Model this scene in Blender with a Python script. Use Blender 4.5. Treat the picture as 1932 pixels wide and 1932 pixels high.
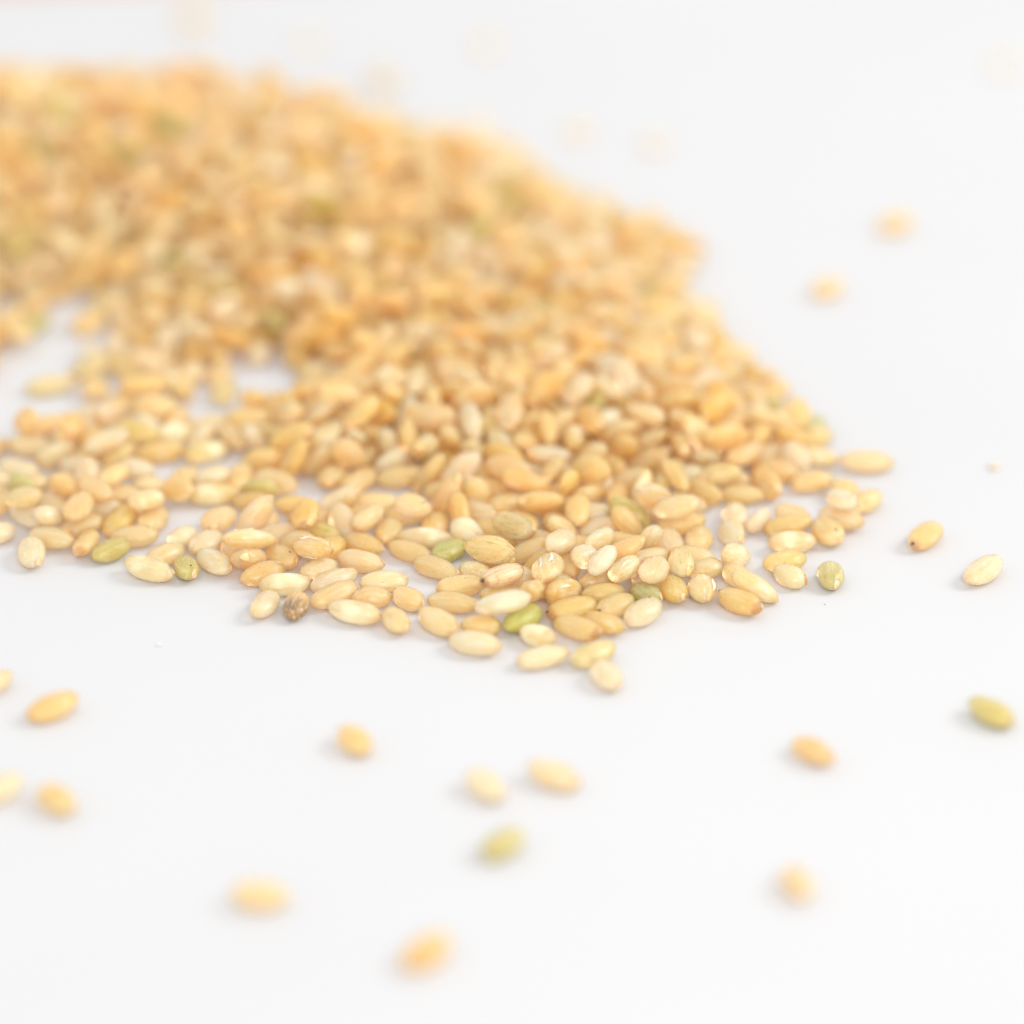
import bpy, math, random
import numpy as np
from mathutils import Vector, Quaternion, Matrix

# ------------------------------------------------------------------ scene, camera, light
for _o in list(bpy.data.objects):
    bpy.data.objects.remove(_o, do_unlink=True)
SC = bpy.context.scene
COL = SC.collection
MM = 0.001                                   # everything below is in millimetres, built at real size in metres

PITCH = math.radians(26.0)                   # macro lens looking down at the table
CAM_H = 224.0
CAM_Y = -CAM_H / math.tan(PITCH)
cam = bpy.data.cameras.new('camera')
cam.sensor_width = 36.0
cam.lens = 36.0 * 9500.0 / 1932.0
cam.clip_start = 0.01
cam.clip_end = 20.0
cam.dof.use_dof = True
cam.dof.focus_distance = 0.4945
cam.dof.aperture_fstop = 8.4
cam.dof.aperture_blades = 0
cam_o = bpy.data.objects.new('camera', cam)
cam_o.location = (0, CAM_Y * MM, CAM_H * MM)
cam_o.rotation_euler = (math.pi / 2 - PITCH, 0, 0)
COL.objects.link(cam_o)
SC.camera = cam_o

world = bpy.data.worlds.new('World')
SC.world = world
world.use_nodes = True
wb = world.node_tree.nodes['Background']
wb.inputs[0].default_value = (0.97, 0.98, 1.0, 1)      # white studio all round
wb.inputs[1].default_value = 1.03

def area_light(name, loc, aim, size, power, colour):
    l = bpy.data.lights.new(name, 'AREA')
    l.shape = 'DISK'
    l.size = size
    l.energy = power
    l.color = colour
    o = bpy.data.objects.new(name, l)
    o.location = loc
    o.rotation_euler = (Vector(aim) - Vector(loc)).to_track_quat('-Z', 'Y').to_euler()
    COL.objects.link(o)
    return o
area_light('side_softbox', (0.72, 0.12, 0.62), (0, 0, 0), 0.44, 4.0, (1.0, 0.985, 0.96))
area_light('front_softbox', (0.16, -0.95, 0.62), (0, 0, 0), 0.34, 4.8, (1.0, 0.985, 0.965))

SC.view_settings.view_transform = 'Standard'
SC.view_settings.look = 'None'
SC.view_settings.exposure = 0.06
SC.view_settings.gamma = 1.0
SC.view_settings.use_curve_mapping = False
SC.cycles.max_bounces = 24
SC.cycles.diffuse_bounces = 8
SC.cycles.caustics_reflective = False
SC.cycles.caustics_refractive = True
SC.cycles.blur_glossy = 1.0
SC.cycles.transmission_bounces = 20

# ------------------------------------------------------------------ node helpers
def new_mat(name):
    m = bpy.data.materials.new(name)
    m.use_nodes = True
    nt = m.node_tree
    nt.nodes.clear()
    out = nt.nodes.new('ShaderNodeOutputMaterial')
    bs = nt.nodes.new('ShaderNodeBsdfPrincipled')
    nt.links.new(bs.outputs[0], out.inputs[0])
    return m, nt, bs

class NB:
    def __init__(self, nt):
        self.nt = nt
    def node(self, kind, **kw):
        n = self.nt.nodes.new(kind)
        for k, v in kw.items():
            setattr(n, k, v)
        return n
    def put(self, sock, v):
        if hasattr(v, 'links'):
            self.nt.links.new(v, sock)
        else:
            sock.default_value = v
    def math(self, op, a, b=0.0, clamp=False):
        n = self.node('ShaderNodeMath', operation=op, use_clamp=clamp)
        self.put(n.inputs[0], a)
        self.put(n.inputs[1], b)
        return n.outputs[0]
    def mix(self, f, a, b, mode='MIX'):
        n = self.node('ShaderNodeMix', data_type='RGBA', blend_type=mode)
        self.put(n.inputs[0], f)
        self.put(n.inputs[6], a)
        self.put(n.inputs[7], b)
        return n.outputs[2]
    def ramp(self, v, a, b, lo=0.0, hi=1.0):
        n = self.node('ShaderNodeMapRange', interpolation_type='SMOOTHSTEP')
        self.put(n.inputs[0], v)
        n.inputs[1].default_value = a
        n.inputs[2].default_value = b
        n.inputs[3].default_value = lo
        n.inputs[4].default_value = hi
        return n.outputs[0]
    def noise(self, vec, scale, detail=2.0, rough=0.5):
        n = self.node('ShaderNodeTexNoise')
        self.put(n.inputs['Vector'], vec)
        n.inputs['Scale'].default_value = scale
        n.inputs['Detail'].default_value = detail
        n.inputs['Roughness'].default_value = rough
        return n.outputs['Fac']

def grain_material(name, col, chalk=0.0, streak=0.12, streak_col=None, tip=0.22, dirt=0.0, white=0.0, joined=False, var=1.0, sss=1.0, clear=0.42):
    """Bran skin of a rice grain: lengthwise streaks, mottling, browned tips, chalky belly; lc = place on the grain in mm."""
    m, nt, bs = new_mat(name)
    b = NB(nt)
    lc = b.node('ShaderNodeAttribute', attribute_name='lc').outputs['Vector']
    if joined:
        rnd = b.node('ShaderNodeAttribute', attribute_name='rnd').outputs['Fac']
    else:
        rnd = b.node('ShaderNodeObjectInfo').outputs['Random']
    off = b.node('ShaderNodeCombineXYZ')
    b.put(off.inputs[0], b.math('MULTIPLY', rnd, 61.0))
    b.put(off.inputs[1], b.math('MULTIPLY', rnd, 97.0))
    b.put(off.inputs[2], b.math('MULTIPLY', rnd, 41.0))
    sv = b.node('ShaderNodeVectorMath', operation='ADD')
    b.put(sv.inputs[0], lc)
    b.put(sv.inputs[1], off.outputs[0])
    sv = sv.outputs[0]
    st = b.node('ShaderNodeVectorMath', operation='MULTIPLY')
    b.put(st.inputs[0], sv)
    st.inputs[1].default_value = (0.28, 2.6, 2.6)
    st = st.outputs[0]
    n_low = b.noise(sv, 0.55, 2.0)
    n_streak = b.noise(st, 1.25, 3.0, 0.6)
    n_fine = b.noise(sv, 5.5, 3.0, 0.6)
    sep = b.node('ShaderNodeSeparateXYZ')
    b.put(sep.inputs[0], lc)
    ax = b.math('ABSOLUTE', sep.outputs[0])
    # per grain tone
    r2 = b.math('FRACT', b.math('MULTIPLY', rnd, 17.31))
    r3 = b.math('FRACT', b.math('MULTIPLY', rnd, 53.77))
    hs = b.node('ShaderNodeHueSaturation')
    b.put(hs.inputs['Hue'], b.math('ADD', 0.5 - 0.002 * var, b.math('MULTIPLY', rnd, 0.012 * var)))
    b.put(hs.inputs['Saturation'], b.math('ADD', 1.0 - 0.14 * var, b.math('MULTIPLY', r2, 0.28 * var)))
    b.put(hs.inputs['Value'], b.math('ADD', 1.0 - 0.02 * var, b.math('MULTIPLY', r3, 0.02 * var)))
    hs.inputs['Color'].default_value = (*col, 1)
    c = hs.outputs[0]
    # mottling and streaks
    deep = (col[0] * 1.0, col[1] * 0.88, col[2] * 0.62, 1)
    c = b.mix(b.ramp(n_low, 0.45, 0.75, 0.0, 0.45), c, deep)
    sc_ = streak_col or (col[0] * 0.99, col[1] * 0.80, col[2] * 0.50)
    c = b.mix(b.ramp(n_streak, 0.52, 0.72, 0.0, streak * 4.0), c, (*sc_, 1))
    pale = (min(1, col[0] * 1.05), min(1, col[1] * 1.16), min(1, col[2] * 1.5), 1)
    c = b.mix(b.ramp(n_streak, 0.47, 0.34, 0.0, 0.9), c, pale)
    opaque = 0.0
    # chalky belly: opaque white core of the grain
    if chalk > 0:
        n_ch = b.noise(sv, 0.42, 1.0)
        body = b.ramp(ax, 2.1, 0.7)
        chalk_mask = b.math('MULTIPLY', b.math('MULTIPLY', b.ramp(n_ch, 0.36, 0.58), body), chalk)
        opaque = b.math('MULTIPLY', chalk_mask, 0.8)
        c = b.mix(chalk_mask, c, (1.0, 0.86, 0.64, 1))
    # scuffed bran, floury white
    if white > 0:
        n_w = b.noise(st, 2.1, 4.0, 0.7)
        w_mask = b.ramp(n_w, 0.56, 0.66, 0.0, white)
        opaque = b.math('MAXIMUM', opaque, w_mask)
        c = b.mix(w_mask, c, (0.97, 0.94, 0.88, 1))
    # tips
    c = b.mix(b.math('MULTIPLY', b.ramp(ax, 2.05, 2.6), tip), c, (0.55, 0.30, 0.11, 1))
    # specks
    n_sp = b.noise(sv, 3.3, 1.0)
    c = b.mix(b.ramp(n_sp, 0.735, 0.765, 0.0, 0.65), c, (0.40, 0.20, 0.06, 1))
    if dirt > 0:
        n_d = b.noise(st, 1.7, 4.0, 0.7)
        one = b.ramp(sep.outputs[0], 0.9, -0.9)
        c = b.mix(b.math('MULTIPLY', b.math('MULTIPLY', b.ramp(n_d, 0.40, 0.52), one), dirt), c, (0.13, 0.095, 0.07, 1))
    b.put(bs.inputs['Base Color'], c)
    bs.inputs['Subsurface Weight'].default_value = sss
    bs.inputs['Subsurface Radius'].default_value = (1.0, 0.80, 0.55)
    bs.inputs['Subsurface Scale'].default_value = 0.0026
    bs.inputs['Subsurface Anisotropy'].default_value = 0.7
    b.put(bs.inputs['Roughness'], b.ramp(n_fine, 0.3, 0.7, 0.16, 0.38))
    bs.inputs['IOR'].default_value = 1.5
    bs.inputs['Specular IOR Level'].default_value = 0.6
    bs.inputs['Coat Weight'].default_value = 0.35
    bs.inputs['Coat Roughness'].default_value = 0.20
    bs.inputs['Coat IOR'].default_value = 1.5
    h = b.math('ADD', b.math('MULTIPLY', n_streak, 1.0), b.math('MULTIPLY', n_fine, 0.12))
    bu = b.node('ShaderNodeBump')
    bu.inputs['Strength'].default_value = 0.55
    bu.inputs['Distance'].default_value = 0.00030
    b.put(bu.inputs['Height'], h)
    b.put(bs.inputs['Normal'], bu.outputs[0])
    if clear > 0:
        # horny endosperm: part of the light goes straight through the kernel; its inner side has no bran and only lets light out
        b2 = b.node('ShaderNodeBump')
        b2.inputs['Strength'].default_value = 0.25
        b2.inputs['Distance'].default_value = 0.0002
        b.put(b2.inputs['Height'], n_streak)
        through = b.node('ShaderNodeBsdfGlass')
        through.inputs['IOR'].default_value = 1.30
        through.inputs['Roughness'].default_value = 0.32
        b.put(through.inputs['Color'], b.mix(0.53, c, (1, 1, 1, 1)))
        b.put(through.inputs['Normal'], b2.outputs[0])
        leave = b.node('ShaderNodeBsdfGlass')
        leave.inputs['IOR'].default_value = 1.30
        leave.inputs['Roughness'].default_value = 0.32
        b.put(leave.inputs['Color'], b.mix(0.68, (*col, 1), (1, 1, 1, 1)))
        skin = b.node('ShaderNodeMixShader')
        b.put(skin.inputs[0], b.math('MULTIPLY', b.math('SUBTRACT', 1.0, opaque), clear))
        nt.links.new(bs.outputs[0], skin.inputs[1])
        nt.links.new(through.outputs[0], skin.inputs[2])
        both = b.node('ShaderNodeMixShader')
        b.put(both.inputs[0], b.node('ShaderNodeNewGeometry').outputs['Backfacing'])
        nt.links.new(skin.outputs[0], both.inputs[1])
        nt.links.new(leave.outputs[0], both.inputs[2])
        out = [n for n in nt.nodes if n.type == 'OUTPUT_MATERIAL'][0]
        nt.links.new(both.outputs[0], out.inputs[0])
    return m

SKIN = {   # one bran type per letter of the grain table
    'A': dict(col=(1.0, 0.655, 0.315)),
    'P': dict(col=(1.0, 0.725, 0.45), streak=0.06),
    'W': dict(col=(1.0, 0.68, 0.345), chalk=0.6, streak=0.06),
    'B': dict(col=(1.0, 0.77, 0.51), chalk=0.35, streak=0.05, tip=0.15),
    'S': dict(col=(1.0, 0.665, 0.315), white=0.7, chalk=0.3),
    'T': dict(col=(1.0, 0.615, 0.265), streak=0.16),
    'R': dict(col=(1.0, 0.61, 0.26), streak=0.08),
    'K': dict(col=(1.0, 0.64, 0.285), tip=0.85),
    'G': dict(col=(0.56, 0.50, 0.20), streak=0.25, streak_col=(0.38, 0.42, 0.10), clear=0.26),
    'g': dict(col=(0.88, 0.66, 0.31), streak=0.30, streak_col=(0.52, 0.50, 0.13)),
    'o': dict(col=(0.74, 0.58, 0.30), streak=0.30, streak_col=(0.36, 0.38, 0.15), tip=0.8),
    'O': dict(col=(0.62, 0.51, 0.19), streak=0.25, streak_col=(0.46, 0.42, 0.09), clear=0.26),
    'L': dict(col=(0.58, 0.53, 0.12), streak=0.25, streak_col=(0.44, 0.50, 0.06), tip=0.1, clear=0.26),
    'Y': dict(col=(0.66, 0.54, 0.19), streak=0.20, streak_col=(0.58, 0.50, 0.10), tip=0.2, clear=0.26),
    'D': dict(col=(0.72, 0.50, 0.26), streak=0.30, dirt=0.75, clear=0.2),
    'N': dict(col=(0.84, 0.54, 0.28), streak=0.40, streak_col=(0.42, 0.24, 0.12), tip=1.0, sss=0.6, clear=0.15),
    'M': dict(col=(1.0, 0.72, 0.42), streak=0.06, white=0.35),
}
MAT = {k: grain_material('rice_skin_' + n, **v) for (k, v), n in zip(SKIN.items(),
       ('amber', 'pale', 'chalky', 'bright', 'scuffed', 'tan', 'orange', 'dark_tip', 'green', 'greenish', 'grey_green', 'olive', 'lime',
        'yellow_green', 'dark_streaked', 'husky_tan', 'cream'))}
MAT_GERM = grain_material('rice_germ', (0.86, 0.55, 0.26), tip=0.0, streak=0.25, sss=0.0, clear=0.0)
MAT_GERM_RED = grain_material('rice_germ_reddish', (0.70, 0.30, 0.09), tip=0.0, streak=0.3, white=0.4, sss=0.0, clear=0.0)
MAT_DARK = grain_material('rice_scorched_spot', (0.075, 0.035, 0.02), tip=0.0, streak=0.1, sss=0.0, clear=0.0)
MAT_FLAKE = grain_material('bran_flake_white', (0.98, 0.90, 0.72), tip=0.0, streak=0.02, sss=0.0, clear=0.0)

# ------------------------------------------------------------------ the setting: white paper on a table
def build_paper():
    m, nt, bs = new_mat('white_paper')
    b = NB(nt)
    tc = b.node('ShaderNodeTexCoord').outputs['Object']
    big = b.noise(tc, 9.0, 3.0)
    fib = b.noise(tc, 900.0, 4.0, 0.65)
    c = b.mix(b.ramp(big, 0.3, 0.7), (0.602, 0.598, 0.597, 1), (0.620, 0.616, 0.614, 1))
    fleck = b.ramp(b.noise(tc, 520.0, 2.0), 0.76, 0.80, 0.0, 0.10)
    c = b.mix(fleck, c, (0.55, 0.50, 0.44, 1))
    b.put(bs.inputs['Base Color'], c)
    bs.inputs['Roughness'].default_value = 0.62
    bs.inputs['Specular IOR Level'].default_value = 0.25
    bu = b.node('ShaderNodeBump')
    bu.inputs['Strength'].default_value = 0.12
    bu.inputs['Distance'].default_value = 0.00004
    b.put(bu.inputs['Height'], fib)
    b.put(bs.inputs['Normal'], bu.outputs[0])
    # the sheet: back edge runs a little askew just above the top of the photograph
    x0, x1, y0 = -320, 420, -330
    yl, yr = PAPER_BACK
    z0, z1 = -0.5, 0.0
    v = [(x0, y0, z0), (x1, y0, z0), (x1, yr, z0), (x0, yl, z0), (x0, y0, z1), (x1, y0, z1), (x1, yr, z1), (x0, yl, z1)]
    f = [(0, 3, 2, 1), (4, 5, 6, 7), (0, 1, 5, 4), (1, 2, 6, 5), (2, 3, 7, 6), (3, 0, 4, 7)]
    me = bpy.data.meshes.new('paper_sheet')
    me.from_pydata([tuple(c * MM for c in p) for p in v], [], f)
    me.materials.append(m)
    o = bpy.data.objects.new('paper_sheet', me)
    o['kind'] = 'structure'
    COL.objects.link(o)
    # the table under it
    m2, nt, bs = new_mat('pinkish_wood')
    b = NB(nt)
    tc = b.node('ShaderNodeTexCoord').outputs['Object']
    st = b.node('ShaderNodeVectorMath', operation='MULTIPLY')
    b.put(st.inputs[0], tc)
    st.inputs[1].default_value = (2.0, 40.0, 2.0)
    c = b.mix(b.noise(st.outputs[0], 3.0, 4.0, 0.6), (0.50, 0.31, 0.24, 1), (0.66, 0.45, 0.36, 1))
    b.put(bs.inputs['Base Color'], c)
    bs.inputs['Roughness'].default_value = 0.5
    s = 1.6
    me = bpy.data.meshes.new('table_top')
    me.from_pydata([(-s, -s, -0.0305), (s, -s, -0.0305), (s, s, -0.0305), (-s, s, -0.0305),
                    (-s, -s, -0.0006), (s, -s, -0.0006), (s, s, -0.0006), (-s, s, -0.0006)], [], f)
    me.materials.append(m2)
    o = bpy.data.objects.new('table_top', me)
    o['kind'] = 'structure'
    COL.objects.link(o)
PAPER_BACK = (124.5, 206.0)
build_paper()

# ------------------------------------------------------------------ the shape of a grain
SIZES = [(5.3, 2.85, 2.15), (5.7, 2.9, 2.15), (5.0, 2.85, 2.1), (4.6, 2.75, 2.05), (5.5, 2.6, 1.95), (5.1, 3.1, 2.2), (4.9, 2.5, 1.85), (4.0, 2.7, 2.05), (2.6, 1.9, 1.6), (4.4, 1.3, 1.0)]

def surf(size, seed, X, TH):
    """Points (mm) on a short-grain kernel at place X (-1..1 along it) and angle TH round it."""
    L, W, T = size
    r = np.random.default_rng(1000 + seed)
    ph = r.uniform(0, 6.28, 6)
    am = r.uniform(0.6, 1.3, 6)
    ax = np.clip(np.abs(X), 0, 1)
    pa, pb = r.uniform(1.85, 2.5, 2)
    ex = np.where(X < 0, pa, pb)
    w = W / 2 * np.clip(1 - ax ** ex, 0, 1) ** 0.60 * (1 + r.uniform(-0.10, 0.10) * X)
    h = T / 2 * np.clip(1 - ax ** (ex + 0.2), 0, 1) ** 0.58 * (1 + r.uniform(-0.12, 0.12) * X)
    c, s = np.cos(TH), np.sin(TH)
    e1, e2 = r.uniform(0.88, 1.12, 2)
    cy = np.sign(c) * np.abs(c) ** e1
    cz = np.sign(s) * np.abs(s) ** e2
    k = np.ones_like(X * TH)
    fade = np.clip(1 - ax ** 4, 0, 1)
    for g0, d in ((0.46, 0.085), (-0.42, 0.075), (0.02, 0.030)):       # lengthwise furrows on both flanks
        k = k - d * am[0] * fade * np.exp(-((c - g0 - 0.05 * np.sin(2 * X + ph[0])) / 0.10) ** 2) * np.abs(s) ** 0.5
    k = k - 0.26 * np.exp(-(((X - 0.80) / 0.15) ** 2 + ((np.angle(np.exp(1j * (TH - 0.15)))) / 0.55) ** 2))   # pit of the germ
    k = k + 0.016 * am[1] * np.sin(3.1 * X + ph[1] + 2 * np.cos(TH)) + 0.014 * am[2] * np.sin(5.3 * X * c + ph[2]) + 0.010 * am[3] * np.sin(7 * X + 3 * s + ph[3])
    x = X * L / 2 * (1 + 0.0 * TH)
    y = cy * w * k + 0.10 * am[4] * (X ** 2 - 0.3) * W / 2 * 0.5 * np.clip(1 - ax ** 6, 0, 1)
    z = cz * h * k + 0.03 * np.sin(2.2 * X + ph[4])
    return np.stack([x + 0 * y, y, z], -1)

def kernel_arrays(size, seed, nu, nv):
    t = np.pi * np.arange(1, nu) / nu
    X, TH = np.meshgrid(-np.cos(t), 2 * np.pi * np.arange(nv) / nv, indexing='ij')
    P = surf(size, seed, X, TH).reshape(-1, 3)
    ends = surf(size, seed, np.array([-1.0, 1.0]), np.array([0.0, 0.0]))
    V = np.vstack([P, ends])
    F = []
    for i in range(nu - 2):
        for k in range(nv):
            a, b_ = i * nv + k, i * nv + (k + 1) % nv
            F.append((a, b_, b_ + nv, a + nv))
    n = len(P)
    for k in range(nv):
        F.append((n, (k + 1) % nv, k))
        o = (nu - 2) * nv
        F.append((n + 1, o + k, o + (k + 1) % nv))
    return V, F

def mesh_from(name, V, F, mat=None, lc=None):
    me = bpy.data.meshes.new(name)
    me.from_pydata((np.asarray(V) * MM).tolist(), [], F)
    me.polygons.foreach_set('use_smooth', [True] * len(me.polygons))
    a = me.attributes.new('lc', 'FLOAT_VECTOR', 'POINT')
    a.data.foreach_set('vector', np.asarray(V if lc is None else lc, dtype=np.float32).ravel())
    if mat:
        me.materials.append(mat)
    me.update()
    return me

SEEDS = 4
GRAIN = {(v, s): kernel_arrays(SIZES[v], v * 10 + s, 44, 32) for v in range(len(SIZES)) for s in range(SEEDS)}
_cache = {}
def grain_mesh(v, s, code):
    if (v, s, code) not in _cache:
        _cache[(v, s, code)] = mesh_from('rice_grain', *GRAIN[(v, s)], MAT[code])
    return _cache[(v, s, code)]

def blob(centre, axes, R, seed, nu=8, nv=10, lump=0.12):
    r = np.random.default_rng(seed)
    V = []
    for i in range(nu + 1):
        a = math.pi * i / nu
        for k in range(nv):
            t = 2 * math.pi * k / nv
            q = np.array([math.sin(a) * math.cos(t), math.sin(a) * math.sin(t), math.cos(a)])
            V.append(centre + R @ (q * axes * (1 + lump * math.sin(3 * t + seed) * math.sin(a) + lump * 0.5 * math.sin(5 * a + seed))))
    F = [(i * nv + k, (i + 1) * nv + k, (i + 1) * nv + (k + 1) % nv, i * nv + (k + 1) % nv) for i in range(nu) for k in range(nv)]
    return np.array(V), F

def frame_at(v, s, X, TH):
    e = 1e-3
    p = surf(SIZES[v], v * 10 + s, np.array([X]), np.array([TH]))[0]
    du = surf(SIZES[v], v * 10 + s, np.array([X + e]), np.array([TH]))[0] - p
    dv = surf(SIZES[v], v * 10 + s, np.array([X]), np.array([TH + e]))[0] - p
    du /= np.linalg.norm(du)
    n = np.cross(du, dv)
    n /= np.linalg.norm(n)
    if n @ p < 0:
        n = -n
    return p, np.stack([du, np.cross(n, du), n], 1), n

_part = {}
def germ_mesh(v, s, red):
    if ('g', v, s, red) not in _part:
        p, R, n = frame_at(v, s, 0.80, 0.15)
        V, F = blob(p - n * 0.06, np.array([0.62, 0.46, 0.20]), R, v + s)
        _part[('g', v, s, red)] = mesh_from('germ', V, F, MAT_GERM_RED if red else MAT_GERM)
    return _part[('g', v, s, red)]

def spot_mesh(v, s, where):
    if ('s', v, s, where) not in _part:
        X, TH, ax = {0: (-0.972, 1.2, (0.17, 0.24, 0.08)), 1: (0.55, 1.35, (0.13, 0.10, 0.05)), 2: (-0.955, 2.0, (0.20, 0.24, 0.05))}[where]
        p, R, n = frame_at(v, s, X, TH)
        V, F = blob(p - n * 0.02, np.array(ax), R, v + s + where, 6, 8, 0.25)
        _part[('s', v, s, where)] = mesh_from('dark_spot', V, F, MAT_DARK)
    return _part[('s', v, s, where)]

def flake_mesh(v, s, k):
    """A ragged strip of torn bran that stands a little off the grain."""
    if ('f', v, s, k) not in _part:
        r = np.random.default_rng(77 * v + 13 * s + k)
        x0 = r.uniform(-0.75, -0.1)
        x1 = x0 + r.uniform(0.45, 0.85)
        th0 = r.choice([0.8, 1.2, 1.75, 2.2]) + r.uniform(-0.15, 0.15) + (math.pi if k % 2 else 0)
        n = 12
        X = np.linspace(x0, x1, n)
        wid = np.clip(np.sin(np.linspace(0.15, 2.95, n)), 0.12, 1) * r.uniform(0.06, 0.13) * r.uniform(0.5, 1.4, n)
        mid = th0 + 0.10 * np.sin(np.linspace(0, 4, n) + r.uniform(0, 6))
        top, V = [], []
        for j, (sgn) in enumerate((-1, 1)):
            P = surf(SIZES[v], v * 10 + s, X, mid + sgn * wid)
            top.append(P)
        ctr = (top[0] + top[1]) / 2
        up = ctr.copy()
        up[:, 0] = 0
        up /= np.linalg.norm(up, axis=1, keepdims=True)
        lift = (0.03 + 0.09 * np.abs(np.linspace(-1, 1, n)) ** 3 * r.uniform(0, 1))[:, None]
        ring = [top[0] - up * 0.02, top[0] + up * lift * 0.8, ctr + up * (lift + 0.02), top[1] + up * lift, top[1] - up * 0.02]
        V = np.stack(ring, 1).reshape(-1, 3)
        m = len(ring)
        F = [(i * m + q, (i + 1) * m + q, (i + 1) * m + (q + 1) % m, i * m + (q + 1) % m) for i in range(n - 1) for q in range(m)]
        F += [tuple(range(m)), tuple(range((n - 1) * m, n * m))[::-1]]
        _part[('f', v, s, k)] = mesh_from('bran_flake', V, [q[::-1] for q in F], MAT_FLAKE)
    return _part[('f', v, s, k)]

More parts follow.
